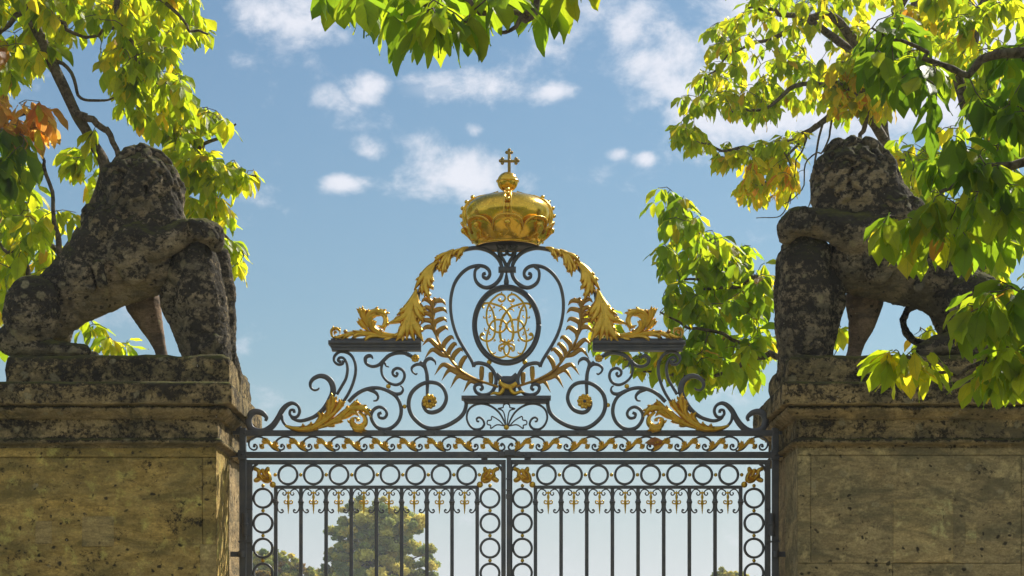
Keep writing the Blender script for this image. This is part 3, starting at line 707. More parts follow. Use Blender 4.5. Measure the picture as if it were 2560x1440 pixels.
part(ov, 'baluster', lathe([(.004, -.05), (.018, -.045), (.02, -.02), (.015, 0), (.007, .04), (.012, .06), (.008, .085), (.016, .10), (.012, .12)], G(1266, 697, 0), 14), M_IRON)
for x, y, r in ((1223, 906, 6.5), (1312, 906, 6.5), (971, 966, 6.2), (1567, 966, 6.2), (1011.5, 1016.5, 5.5), (1520, 1013, 5.5), (1266, 1068, 7)):
    part(ov, 'gilded_ball', sphere(G(x, y, -.004), r * S, 14), M_GOLD, at=G(x, y))
# oval
OC = (1266.5, 812.8)
def oval_ring(rx, ry, w, dep, y=0): return strap(arc(OC[0], OC[1], rx, ry, 0, 360, 64), w, dep, 2, y=y, closed=True)
part(ov, 'oval_frame', join(oval_ring(80, 94.5, 13, .05), oval_ring(82.5, 97, 4, .068), oval_ring(75, 89, 3, .062)), M_IRON)
# monogram: interlaced letters in thin gilded bar
mono = []
def m8(P, w=4.2):
    w *= 1.2 
    mono.append(strap(Z8(P), w, .012, 6, rnd=False, y=-.004 * (len(mono) % 3)))
    mono.append(strap(mir(Z8(P), OC[0]), w, .012, 6, y=.003 - .004 * (len(mono) % 3)))
m8([(430, 240), (445, 248), (468, 240), (480, 215), (462, 192), (425, 190), (375, 230), (345, 270), (325, 330), (325, 400), (345, 455), (400, 500), (455, 500), (490, 455), (470, 415), (430, 400), (390, 405), (355, 440), (325, 540), (330, 620), (360, 680), (400, 710), (450, 716), (500, 690), (515, 640), (500, 608), (460, 603), (430, 620), (430, 655), (450, 660)], 4)
m8([(300, 305), (290, 290), (300, 268), (345, 262), (400, 275), (460, 300), (500, 345), (525, 395), (540, 450), (550, 520), (535, 570), (500, 588), (489, 590)], 4.2)
m8([(350, 280), (375, 330), (390, 400), (395, 480), (380, 550), (335, 580), (285, 565), (270, 540), (285, 515), (303, 530)], 4.2)
m8([(489, 330), (455, 380), (438, 450), (440, 520), (450, 570), (480, 585)], 3.4)
for P in ([(440, 185), (452, 180), (445, 168)], [(345, 320), (352, 325), (362, 318)], [(375, 300), (390, 298), (385, 285)], [(340, 385), (355, 372), (350, 362)], [(320, 385), (300, 385), (298, 370)], [(325, 490), (310, 490), (305, 470)],
          [(350, 500), (345, 520), (360, 528)], [(390, 560), (395, 575), (380, 578)], [(455, 300), (445, 275), (460, 268)], [(470, 310), (440, 315), (428, 330)], [(450, 570), (435, 580), (440, 592)], [(370, 680), (392, 682), (396, 668)], [(460, 585), (478, 575), (474, 562)]):
    m8(P, 2.4)
mg = part(ov, 'monogram', join(*mono), M_GOLD, label='interlaced mirrored gilded initials inside the oval')
for P in ((430, 235), (548, 235), (450, 640), (530, 640), (285, 525), (695, 525), (489, 452), (390, 385), (590, 385), (438, 455), (540, 455)):
    q = Z8([P])[0]; part(mg, 'bead', sphere(G(q[0], q[1], -.006), 4.2 * S, 8, (1, .8, 1)), M_GOLD, at=G(*q))
# shelves
def shelf(f):
    a, b = sorted((f([(822, 0)])[0][0], f([(1053, 0)])[0][0]))
    s0 = 5 if a < 1268 else 0; s1 = 5 if a > 1268 else 0
    return join(pbox(a, b, 853, 863, 0, .13, .01), pbox(a + s0, b - s1, 863, 870, 0, .10, .004), pbox(a + s0 * 1.6, b - s1 * 1.6, 870, 878, 0, .085, .003), pbox(a + s0 * 1.3, b - s1 * 1.3, 848, 853, 0, .10, .003))
P2(ov, 'shelf', shelf, M_IRON, smooth=False)
# palm branches
stem = [Z4([(1375, 670)])[0], Z4([(1362, 800)])[0], Z4([(1372, 950)])[0], Z4([(1400, 1085)])[0], Z4([(1455, 1205)])[0], Z4([(1540, 1315)])[0], Z8([(60, 780)])[0], Z8([(130, 845)])[0], Z8([(230, 900)])[0], Z8([(330, 935)])[0], Z8([(420, 965)])[0]]
SC = catmull(stem, 6)
def near(p): 
    d = np.linalg.norm(SC - np.array(p), axis=1); return int(np.argmin(d))
leaf_tips_out = [Z4([p])[0] for p in ((1228, 705), (1242, 795), (1212, 965), (1225, 1045), (1240, 1190), (1268, 1335))] + [Z6([p])[0] for p in ((1868, 370), (1935, 422), (2018, 492), (2140, 532))] + [Z4([(1200, 880)])[0]]
leaf_tips_in = [Z4([p])[0] for p in ((1508, 738), (1525, 830), (1522, 928), (1535, 1018), (1600, 1122), (1632, 1192), (1700, 1258), (1745, 1338))] + [Z8([p])[0] for p in ((286, 805), (356, 852))]
def palm(f):
    ms = [petal(f(stem), 7, y=-.02, bulge=.016, prof=[.5, .8, 1, 1, 1, .9])]
    for tips, sgn, back in ((leaf_tips_out, -1, 0), (leaf_tips_in, 1, 0)):
        for i, t in enumerate(tips):
            tt = np.array(t)
            # root lower on the stem than the tip, leaflet arches up and over
            low = sgn < 0 and t[1] >= 860
            j = min(len(SC) - 1, near(tt) + (6 if low else 2)); b = SC[j]
            d = tt - b; up = np.array((0., -1.)); T = SC[max(0, j - 2)] - SC[min(len(SC) - 1, j + 2)]; T = T / np.linalg.norm(T)
            L = np.linalg.norm(d)
            c1 = b + (up * L * .12 + d * .30 if low else up * L * .42 + d * (.20 if sgn < 0 else .06)); c2 = b + d * .68 + up * L * (.34 if low else .40)
            ms.append(petal(f([tuple(b), tuple(c1), tuple(c2), tuple(tt)]), 12.5, y=-.006 - .002 * (i % 3), bulge=.014, prof=[.55, .8, 1, 1, .85, .5, .05], n=6))
    return join(*ms)
pa, pb = P2(ov, 'palm_branch', palm, M_GOLDP)
for par, f in ((pa, lambda P: P), (pb, lambda P: mir(P))):
    for (x, y, bx, by) in ((1372, 655, 1368, 720), (1435, 660, 1385, 740), (1385, 660, 1372, 730)):
        q = f(Z4([(x, y)])); r_ = f(Z4([(bx, by)]))
        part(par, 'bud', join(sphere(G(q[0][0], q[0][1], -.01), 2.6 * S, 8), strap([r_[0], q[0]], 1.6, .006, 2, y=-.01)), M_GOLDP, at=G(*q[0]))
# bow
bow = [petal(Z8([(425, 925), (470, 955), (520, 965), (575, 935)]), 13, y=-.03, bulge=.012, prof=[.7, 1, 1, .8]),
       petal(Z8([(470, 965), (455, 1000), (430, 1025), (390, 1018), (355, 1030)]), 10, y=-.03, bulge=.014, prof=[.8, 1, 1, .8, .3]),
       petal(Z8([(515, 965), (530, 1000), (560, 1022), (600, 1010), (640, 1012)]), 10, y=-.034, bulge=.014, prof=[.8, 1, 1, .8, .3]),
       petal(Z8([(430, 915), (450, 945), (480, 975)]), 9, y=-.036, bulge=.01, prof=[.7, 1, .9])]
part(ov, 'gilded_bow', join(*bow), M_GOLD)
# gilded knots and rosettes
def knot(f):
    q = f(Z6([(1688, 212)]))[0]; ms = []
    for a in range(0, 360, 45):
        ms.append(sphere(G(q[0] + 6.5 * math.cos(R(a)), q[1] + 6.5 * math.sin(R(a)), -.012 - .006 * (a % 90 == 0)), 4.2 * S, 8))
    ms.append(sphere(G(q[0], q[1], -.022), 4 * S, 8)); return join(*ms)
P2(ov, 'gilded_knot', knot, M_GOLD)
def rosette(f):
    q = f(Z6([(1822, 620)]))[0]; ms = []
    for i in range(10):
        a = 2 * math.pi * i / 10
        e = lambda r, da=0: (q[0] + r * math.cos(a + da), q[1] + r * math.sin(a + da))
        ms.append(petal([e(3), e(8, .12), e(13, .1), e(18.5, 0)], 11, y=-.028 - .004 * (i % 2), bulge=.016, prof=[.3, .7, 1, 1, .55]))
    for i in range(6):
        a = 2 * math.pi * i / 6 + .2
        e = lambda r: (q[0] + r * math.cos(a), q[1] + r * math.sin(a))
        ms.append(petal([e(2), e(6), e(10)], 8, y=-.042, bulge=.010, prof=[.4, 1, .6]))
    return join(*ms)
for o_, f in zip(P2(ov, 'rosette', rosette, M_GOLD), (lambda P: P, lambda P: mir(P))):
    q = f(Z6([(1822, 620)]))[0]
    part(o_, 'rosette_eye', sphere(G(q[0], q[1], -.05), 4 * S, 10), M_IRON, at=G(*q))

# acanthus --------------------------------------------------------------
def fan(lobes, T, f, y=-.02, bulge=.03, wid=1.0):
    """lobes: (points, width px) in a zoom frame; each main lobe gets two or three toothed side lobes near its tip"""
    ms = []
    for i, (P, w) in enumerate(lobes):
        Q = T(P); C = catmull(Q, 4)
        yy = y - .0035 * (i % 4)
        ms.append(petal(f(Q), w * wid, y=yy, bulge=bulge, prof=[.35, .6, .85, 1, .95, .6, .12]))
        L = sum(np.linalg.norm(C[j + 1] - C[j]) for j in range(len(C) - 1))
        for (fr, sgn) in ((.52, 1), (.52, -1), (.74, 1), (.74, -1)):
            j = int(fr * (len(C) - 1)); b = C[j]; t = C[min(len(C) - 1, j + 1)] - C[max(0, j - 1)]; t = t / (np.linalg.norm(t) + 1e-9); nn = np.array((-t[1], t[0])) * sgn
            ln = min(L * .30, w * .95)
            e = b + t * ln * .85 + nn * w * .50 * wid; m_ = b + t * ln * .45 + nn * w * .34 * wid
            ms.append(petal(f([tuple(b), tuple(m_), tuple(e)]), w * .42 * wid, y=yy + .002, bulge=bulge * .7, prof=[.4, 1, 1, .7, .1], n=4))
    return join(*ms)
husks = [
    [([(1760, 88), (1690, 110), (1655, 170), (1620, 255)], 13), ([(1740, 92), (1690, 130), (1680, 195)], 9), ([(1700, 105), (1620, 135), (1590, 190)], 10), ([(1640, 130), (1600, 150), (1585, 205)], 8)],
    [([(1600, 115), (1530, 160), (1470, 240), (1440, 330)], 15), ([(1590, 140), (1520, 210), (1480, 320), (1465, 425)], 15), ([(1580, 140), (1540, 220), (1530, 335)], 13), ([(1560, 140), (1450, 190), (1370, 262)], 12), ([(1500, 230), (1440, 290), (1430, 370)], 12), ([(1520, 240), (1505, 320), (1500, 380)], 10)],
    [([(1430, 235), (1330, 320), (1240, 430), (1150, 570)], 19), ([(1400, 270), (1300, 370), (1270, 480), (1240, 600)], 17), ([(1380, 300), (1320, 410), (1320, 510), (1370, 570)], 16), ([(1340, 340), (1280, 470), (1290, 590), (1330, 685)], 17), ([(1300, 420), (1250, 520), (1240, 630)], 16), ([(1360, 320), (1340, 420), (1360, 500)], 12)],
    [([(1180, 560), (1130, 680), (1060, 780), (955, 855)], 18), ([(1175, 590), (1110, 740), (1030, 880), (850, 955)], 24), ([(1170, 600), (1110, 780), (1060, 960), (1000, 1080), (945, 1155)], 26), ([(1170, 620), (1110, 820), (1080, 980), (1070, 1140)], 22),
     ([(1170, 620), (1120, 820), (1110, 980), (1160, 1165)], 24), ([(1170, 640), (1120, 820), (1160, 980), (1255, 1155)], 26), ([(1170, 600), (1180, 720), (1230, 800), (1275, 870)], 22), ([(1160, 640), (1170, 780), (1210, 870), (1260, 940)], 18), ([(1150, 650), (1160, 900), (1200, 1000), (1230, 1070)], 16)],
]
for i, hk in enumerate(husks):
    P2(ov, 'acanthus_leaf', lambda f, hk=hk, i=i: fan(hk, Z4, f, y=-.026 - .004 * i, bulge=.034), M_GOLD)
shelf_leaf = [
    ([(960, 1075), (860, 1075), (760, 1055), (680, 990), (655, 900), (700, 855), (770, 860)], 20), ([(700, 1010), (640, 950), (625, 880), (660, 830), (740, 800), (755, 785)], 17),
    ([(660, 850), (740, 815), (810, 830), (850, 885)], 17), ([(740, 840), (810, 860), (835, 920), (805, 985), (740, 970)], 15), ([(640, 1030), (570, 960), (525, 885)], 15),
    ([(630, 990), (580, 880), (560, 820), (535, 765)], 17), ([(620, 950), (590, 850), (605, 790)], 12), ([(700, 1040), (690, 960), (710, 910)], 14),
    ([(950, 1105), (800, 1100), (680, 1070), (560, 1050), (460, 1025)], 16), ([(900, 1110), (860, 1120), (800, 1142)], 12), ([(760, 1095), (650, 1100), (590, 1160)], 13), ([(640, 1080), (530, 1070), (450, 1115)], 13),
    ([(560, 1070), (440, 1060), (335, 1135)], 13), ([(480, 1070), (380, 1075), (300, 1105), (235, 1105)], 11), ([(300, 1105), (240, 1100), (222, 1050), (235, 1015), (280, 1003), (318, 1030), (315, 1070)], 9), ([(260, 1075), (262, 1045), (290, 1050)], 7)]
P2(ov, 'acanthus_leaf', lambda f: fan(shelf_leaf, Z4, f, y=-.03, bulge=.036, wid=.95), M_GOLD)
for P in ((378, 1036), (775, 1030)):
    for f in (lambda P: P, lambda P: mir(P)):
        q = f(Z4([P]))[0]; part(ov, 'gilded_ball', sphere(G(q[0], q[1], -.03), 5 * S, 12), M_GOLDP, at=G(*q))
low_leaf = [
    ([(468, 848), (540, 872), (620, 880), (720, 868), (830, 810), (920, 740), (990, 660)], 18),
    ([(860, 800), (900, 700), (920, 620), (905, 540)], 17), ([(880, 790), (950, 700), (985, 650), (1000, 600)], 16), ([(800, 830), (860, 760), (880, 690), (850, 660)], 14), ([(720, 860), (780, 800), (800, 760), (775, 715)], 13),
    ([(640, 872), (700, 845), (720, 815)], 9), ([(600, 875), (630, 855), (640, 828)], 7), ([(900, 760), (880, 660), (890, 590)], 12), ([(760, 840), (820, 790), (850, 720)], 12),
    ([(780, 870), (880, 830), (980, 770), (1060, 700), (1140, 655)], 18), ([(1000, 750), (1080, 680), (1130, 640), (1160, 628)], 13), ([(980, 770), (1090, 690), (1180, 680), (1230, 710), (1272, 770)], 17), ([(940, 800), (1040, 760), (1110, 720), (1160, 760)], 15),
    ([(880, 830), (960, 810), (1010, 785)], 12), ([(1160, 720), (1215, 770), (1215, 830), (1160, 865), (1105, 840), (1095, 790), (1130, 770)], 17), ([(1100, 840), (1120, 880), (1190, 885), (1215, 840)], 13), ([(840, 845), (900, 850), (940, 830)], 8), ([(1120, 770), (1150, 790), (1145, 810)], 9),
    ([(1060, 730), (1150, 690), (1220, 720)], 12)]
P2(ov, 'acanthus_leaf', lambda f: fan(low_leaf, Z6, f, y=-.03, bulge=.036), M_GOLD)

# frieze between the rails ------------------------------------------------
FY = 1116
def frieze_scroll(x0, x1, sg):
    P = [(2, -1), (-2, 1), (-1, -4), (4, -4), (6.5, 1), (4, 7), (-3, 9), (-10, 5), (-14, -3), (-13, -13), (-6, -20), (6, -24), (19, -22), (29, -15), (37, -5), (46, 5), (56, 10), (66, 11)]
    return strap([(x0 + sg * a, FY + b) for a, b in P], [4, 4.5, 4, 4, 4.5, 4.5, 4.5, 5, 4], .024, 4)
def frieze_leaf(x0, sg):
    L = [([(60, 12), (48, 2), (38, -8), (30, -20)], 8), ([(52, 6), (40, -6), (33, -14), (26, -22)], 7), ([(55, 8), (50, -4), (53, -14)], 7), ([(58, 9), (55, -2), (59, -10)], 6), ([(45, 2), (33, -8), (24, -16), (20, -20)], 6), ([(35, -9), (24, -10), (18, -14)], 5), ([(35, -7), (24, -6), (17, -2)], 4), ([(62, 12), (57, 4), (61, -2)], 5)]
    LL = [([(x0 + sg * a, FY + b) for a, b in P], w) for P, w in L]
    return join(fan(LL, lambda P: P, lambda P: P, y=-.018, bulge=.02), sphere(G(x0 + sg * 19.5, FY - 1, -.016), 5.2 * S, 10), strap([(x0 + sg * a, FY + b) for a, b in ((14, -6), (14, 2), (19, 6), (25, 3))], 3, .016, 4, y=-.012))
vl = [636.5, 704.5, 773, 842, 911, 980, 1049, 1120, 1188.5]; vr = [1905, 1832, 1763, 1694, 1624, 1556, 1487, 1417, 1347]
for x in vl:
    part(ov, 'frieze_scroll', frieze_scroll(x, 0, 1), M_IRON); part(ov, 'frieze_leaf', frieze_leaf(x, 1), M_GOLD)
for x in vr:
    part(ov, 'frieze_scroll', frieze_scroll(x, 0, -1), M_IRON); part(ov, 'frieze_leaf', frieze_leaf(x, -1), M_GOLD)
part(ov, 'frieze_scroll', join(strap([(1256, FY - 1), (1252, FY - 3), (1256, FY - 7), (1262, FY + 2), (1256, FY + 10), (1245, FY + 9)], 4.5, .024, 4), strap([(1278, FY - 1), (1282, FY - 3), (1278, FY - 7), (1271, FY + 2), (1277, FY + 10), (1288, FY + 9)], 4.5, .024, 4),
     strap([(1240, FY - 6), (1245, FY - 16), (1256, FY - 22), (1267, FY - 24), (1278, FY - 22), (1289, FY - 16), (1294, FY - 6)], 5, .024, 4)), M_IRON)

# ------------------------------------------------------------------ crown
def tube3(P, r, sides=7, rough=0.0, n=5, seed=0):
    C = catmull(P, n) if n > 1 else np.asarray(P, float)
    rs = np.interp(np.linspace(0, 1, len(C)), np.linspace(0, 1, len(r)), r)
    T = np.gradient(C, axis=0); T /= np.linalg.norm(T, axis=1)[:, None] + 1e-9
    up = np.array((.13, .2, .97)) if abs(T[0][2]) < .8 else np.array((.9, .3, .1))
    V = []; N = np.cross(T[0], up); N /= np.linalg.norm(N)
    for i in range(len(C)):
        N = N - T[i] * np.dot(N, T[i]); N /= np.linalg.norm(N) + 1e-9; B = np.cross(T[i], N)
        for k in range(sides):
            a = 2 * math.pi * k / sides; rr = rs[i]
            if rough: rr *= 1 + rough * noise.noise(Vector(C[i]) * 5 + Vector((k * .9, seed, 0)))
            V.append(C[i] + (N * math.cos(a) + B * math.sin(a)) * rr)
    m = len(C); F = []
    for i in range(m - 1):
        for k in range(sides): a = i * sides + k; b = i * sides + (k + 1) % sides; F.append((a, b, b + sides, a + sides))
    return np.array(V), F, C, rs
CX, CY0 = 1269, 0.0
def cz(py): return CAMZ + (1650 - py) * S
crown = part(ov, 'crown', join(
    lathe([(r * S, cz(y) - cz(600)) for r, y in ((50, 606), (66, 606), (74, 600), (83, 590), (95, 572), (103, 556), (107, 541), (106, 527), (99, 513), (85, 502), (64, 494), (40, 490), (10, 488.5), (0.5, 488))], (G(CX, 600)[0], 0, cz(600)), 64)),
    M_GOLDC, at=G(CX, 600))
cc = G(CX, 600)
# flared band with eight round lobes
def band():
    V, F = [], []; n = 240; rows = 20
    for j in range(rows + 1):
        v = j / rows
        for i in range(n):
            a = 2 * math.pi * i / n
            ph = ((a + math.pi / 2) * 8 / (2 * math.pi)) % 1.0; u = (ph if ph < .5 else ph - 1) * 2     # lobe centred at the front
            top = .42 + .58 * math.sqrt(max(0, 1 - abs(u) ** 2.4))
            h = v * top                                   # 0..1 of full height (22 px .. 66px)
            r = (77 + 37 * h ** .9 + (3.5 * (1 - u * u) * math.sin(min(1, h * 1.4) * math.pi) if h > .1 else 0)) * S
            if v > .95: r += 3.0 * S
            if .84 < v <= .92: r -= 1.6 * S
            V.append((cc[0] + r * math.cos(a), r * math.sin(a), cz(616) + h * 58 * S))
    for j in range(rows):
        for i in range(n): a = j * n + i; b = j * n + (i + 1) % n; F.append((a, b, b + n, a + n))
    m = len(V)
    # inner wall
    for j in (rows, 0):
        for i in range(n):
            x, y, z = V[j * n + i]; dx, dy = x - cc[0], y; L = math.hypot(dx, dy); k = (L - .012) / L
            V.append((cc[0] + dx * k, dy * k, z))
    for i in range(n):
        b = (i + 1) % n
        F.append((rows * n + i, rows * n + b, m + b, m + i)); F.append((m + i, m + b, m + n + b, m + n + i)); F.append((m + n + i, m + n + b, b, i))
    return np.array(V), F
part(crown, 'band', band(), M_GOLDC, at=cc)
def lobe_rims():
    P = []
    for i in range(241):
        a = 2 * math.pi * i / 240; ph = ((a + math.pi / 2) * 8 / (2 * math.pi)) % 1.0; u = (ph if ph < .5 else ph - 1) * 2
        h = .42 + .58 * math.sqrt(max(0, 1 - abs(u) ** 2.4)); r_ = (79.5 + 37 * h ** .9) * S
        P.append((cc[0] + r_ * math.cos(a), r_ * math.sin(a), cz(616) + h * 58 * S))
    V, F, _, _ = tube3(P, [.0062, .0062], 6, 0, 1); return V, F
part(crown, 'lobe_rim', lobe_rims(), M_GOLDR, at=cc)
part(crown, 'band_rim', lathe([(74 * S, 0), (78.5 * S, .002), (80 * S, .009), (78 * S, .016), (74 * S, .017)], (cc[0], 0, cz(617)), 64), M_GOLDC, at=cc)
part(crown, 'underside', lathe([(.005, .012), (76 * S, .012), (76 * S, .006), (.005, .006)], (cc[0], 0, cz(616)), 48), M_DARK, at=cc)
for i in range(8):
    a = -math.pi / 2 + i * math.pi / 4; ca, sa = math.cos(a), math.sin(a)
    def q(r, z): return (cc[0] + r * S * ca, r * S * sa, cz(z))
    ms = [sphere(q(109, 577), .025, 14), sphere(q(105, 583), .016, 10)]
    # curled ermine-like tail below the pearl
    for k in range(9):
        t = k / 8; rr = 104 - 17 * t; off = math.sin(t * 5) * 4.5 * S
        ms.append(sphere((cc[0] + rr * S * ca - sa * off, rr * S * sa + ca * off, cz(586 + 20 * t)), (.0115 - .007 * t), 8))
    part(crown, 'pearl_drop', join(*ms), M_GOLDC, at=cc)
    a2 = a + math.pi / 8 * .45
    for sg in (-1, 1):
        part(crown, 'stud', sphere((cc[0] + 89 * S * math.cos(a + sg * .2), 89 * S * math.sin(a + sg * .2), cz(603)), .011, 8), M_GOLDC, at=cc)
# four arches with pearls
capr = [(106, 556), (109, 542), (107, 528), (99, 514), (85, 503), (65, 495), (42, 490), (22, 484)]
for i in range(4):
    a = -math.pi / 2 + i * math.pi / 2; ca, sa = math.cos(a), math.sin(a)
    CC = catmull([(r, y) for r, y in [(104, 566)] + capr], 3); V = []; F = []
    sec = [(-9.5, -3), (-9.5, 5.0), (-6.5, 5.0), (-5.8, 1.4), (5.8, 1.4), (6.5, 5.0), (9.5, 5.0), (9.5, -3)]
    for idx, (r, y) in enumerate(CC):
        tdir = (CC[min(idx + 1, len(CC) - 1)] - CC[max(idx - 1, 0)]); tdir /= np.linalg.norm(tdir); nr = np.array((-tdir[1], tdir[0])); 
        if nr[0] * 1 + -nr[1] * .3 < 0: nr = -nr
        for s_, o_ in sec:
            rr, yy = r + nr[0] * o_, y + nr[1] * o_
            V.append((cc[0] + rr * S * ca - sa * s_ * S, rr * S * sa + ca * s_ * S, cz(yy)))
    for j in range(len(CC) - 1):
        for k in range(7): b = j * 8 + k; F.append((b, b + 1, b + 9, b + 8))
    arch = part(crown, 'crown_arch', (V, F), M_GOLDC, at=cc)
    for s_ in (-8, 8):
        PR = [(cc[0] + (r + 3) * S * ca - sa * s_ * S, (r + 3) * S * sa + ca * s_ * S, cz(y + (2 if r < 60 else 0) - (3 if r < 104 else 0))) for r, y in [(104, 566)] + capr]
        V, F, _, _ = tube3(PR, [.0075, .0075], 6, 0, 3); part(arch, 'arch_rail', (V, F), M_GOLDR, at=cc)
    for (r, y) in ((110, 558), (114, 540), (111, 521), (101, 505), (86, 493)):
        part(arch, 'pearl', sphere((cc[0] + (r + 1.5) * S * ca, (r + 1.5) * S * sa, cz(y)), 5.4 * S, 12), M_GOLDC, at=cc)
orb = part(crown, 'orb', join(sphere((cc[0], 0, cz(455)), 26 * S, 32, (1, 1, .96)), lathe([(25.5 * S, -.006), (28.5 * S, -.005), (28.5 * S, .005), (25.5 * S, .006)], (cc[0], 0, cz(453)), 40), lathe([(20 * S, -.012), (16 * S, 0), (13 * S, .02)], (cc[0], 0, cz(487)), 24)), M_GOLDC, at=cc)
xx = CX + 4
crs = [pbox(xx - 3.8, xx + 3.8, 378, 434, 0, .02), pbox(xx - 18, xx + 18, 399.5, 406, 0, .018), sphere(G(xx, 402, -.012), .012, 10)]
for (x, y) in ((xx, 375), (xx - 6, 381), (xx + 6, 381), (xx - 22, 402), (xx - 17, 397), (xx - 17, 408), (xx + 22, 402), (xx + 17, 397), (xx + 17, 408)):
    crs.append(sphere(G(x, y, 0), 4.4 * S, 10, (1, .7, 1)))
part(crown, 'cross', join(*crs), M_GOLDX, at=cc)

# ------------------------------------------------------------------ gate leaves
def ring_md(c, ro, ri, d=.028): return strap([(c[0] + (ro + ri) / 2 * math.cos(t), c[1] + (ro + ri) / 2 * math.sin(t)) for t in np.linspace(0, 2 * math.pi, 33)], ro - ri, d, 2, closed=True)
RING0 = BALL0 = None
def corner_orn(cx, cy, sg):
    L = [([(-2, -2), (8, -12), (12, -22)], 13), ([(-4, 2), (-16, 10), (-24, 13)], 13), ([(-6, -6), (-14, -14), (-20, -17)], 11), ([(4, 8), (16, 12), (14, -2), (6, -12)], 10), ([(-6, 8), (6, 14), (16, 16)], 10), ([(-12, -2), (-2, 4), (8, 8)], 11), ([(-14, -14), (-8, 2), (2, 12)], 9), ([(-2, -12), (4, 0), (12, 6)], 9)]
    LL = [([(cx + sg * a, cy + b) for a, b in P], w) for P, w in L]
    ms = [petal(P, w, y=-.02 - .003 * i, bulge=.028, prof=[.45, 1, 1, .9, .5], groove=0) for i, (P, w) in enumerate(LL)]
    return join(*ms, sphere(G(cx + sg * 23, cy + 22, -.018), 8 * S, 14), sphere(G(cx - sg * 20, cy - 17, -.018), 5.5 * S, 10), sphere(G(cx - sg * 2, cy - 12, -.03), 6 * S, 10), sphere(G(cx - sg * 11, cy + 0, -.03), 6 * S, 10))
def dart(x):
    prof = [(.001, -.100), (.004, -.085), (.0035, -.078), (.0065, -.072), (.004, -.066), (.0075, -.060), (.005, -.053), (.009, -.046), (.006, -.039), (.010, -.032), (.007, -.025), (.011, -.018), (.010, -.008), (.012, .0), (.006, .006), (.007, .012), (.011, .026), (.009, .04), (.004, .055), (.003, .075)]
    ms = [lathe(prof, G(x, 1252, -.004), 12), pbox(x - 6.5, x + 6.5, 1230, 1234.5, -.006, .018, .002)]
    for sg in (-1, 1):
        ms.append(strap([(x + sg * a, 1255 + b) for a, b in ((1, 3), (5, 4.5), (9.5, 3), (10, -2), (6.5, -3.5), (5, -.5))], [3.4, 3, 2.2], .014, 4))
    return join(*ms)
def top_scroll(x, half):
    ms = []
    for sg in (-1, 1):
        ms.append(strap([(x + sg * a, b) for a, b in ((half - 3, 1254), (half - 3.5, 1240), (half - 8, 1228), (half - 16, 1223), (6.5, 1228), (6, 1236), (11, 1238), (14, 1234), (11.5, 1231))], [2.6, 3.0, 3, 2.6], .018, 4))
        ms.append(strap([(x + sg * a, b) for a, b in ((half - 5, 1256), (half - 4, 1268), (half - 7, 1277), (half - 13, 1282), (half - 18.5, 1279), (half - 17, 1274), (half - 13.5, 1276))], [2.6, 3.2, 3.4, 3.4, 4], .018, 4))
    return join(*ms)
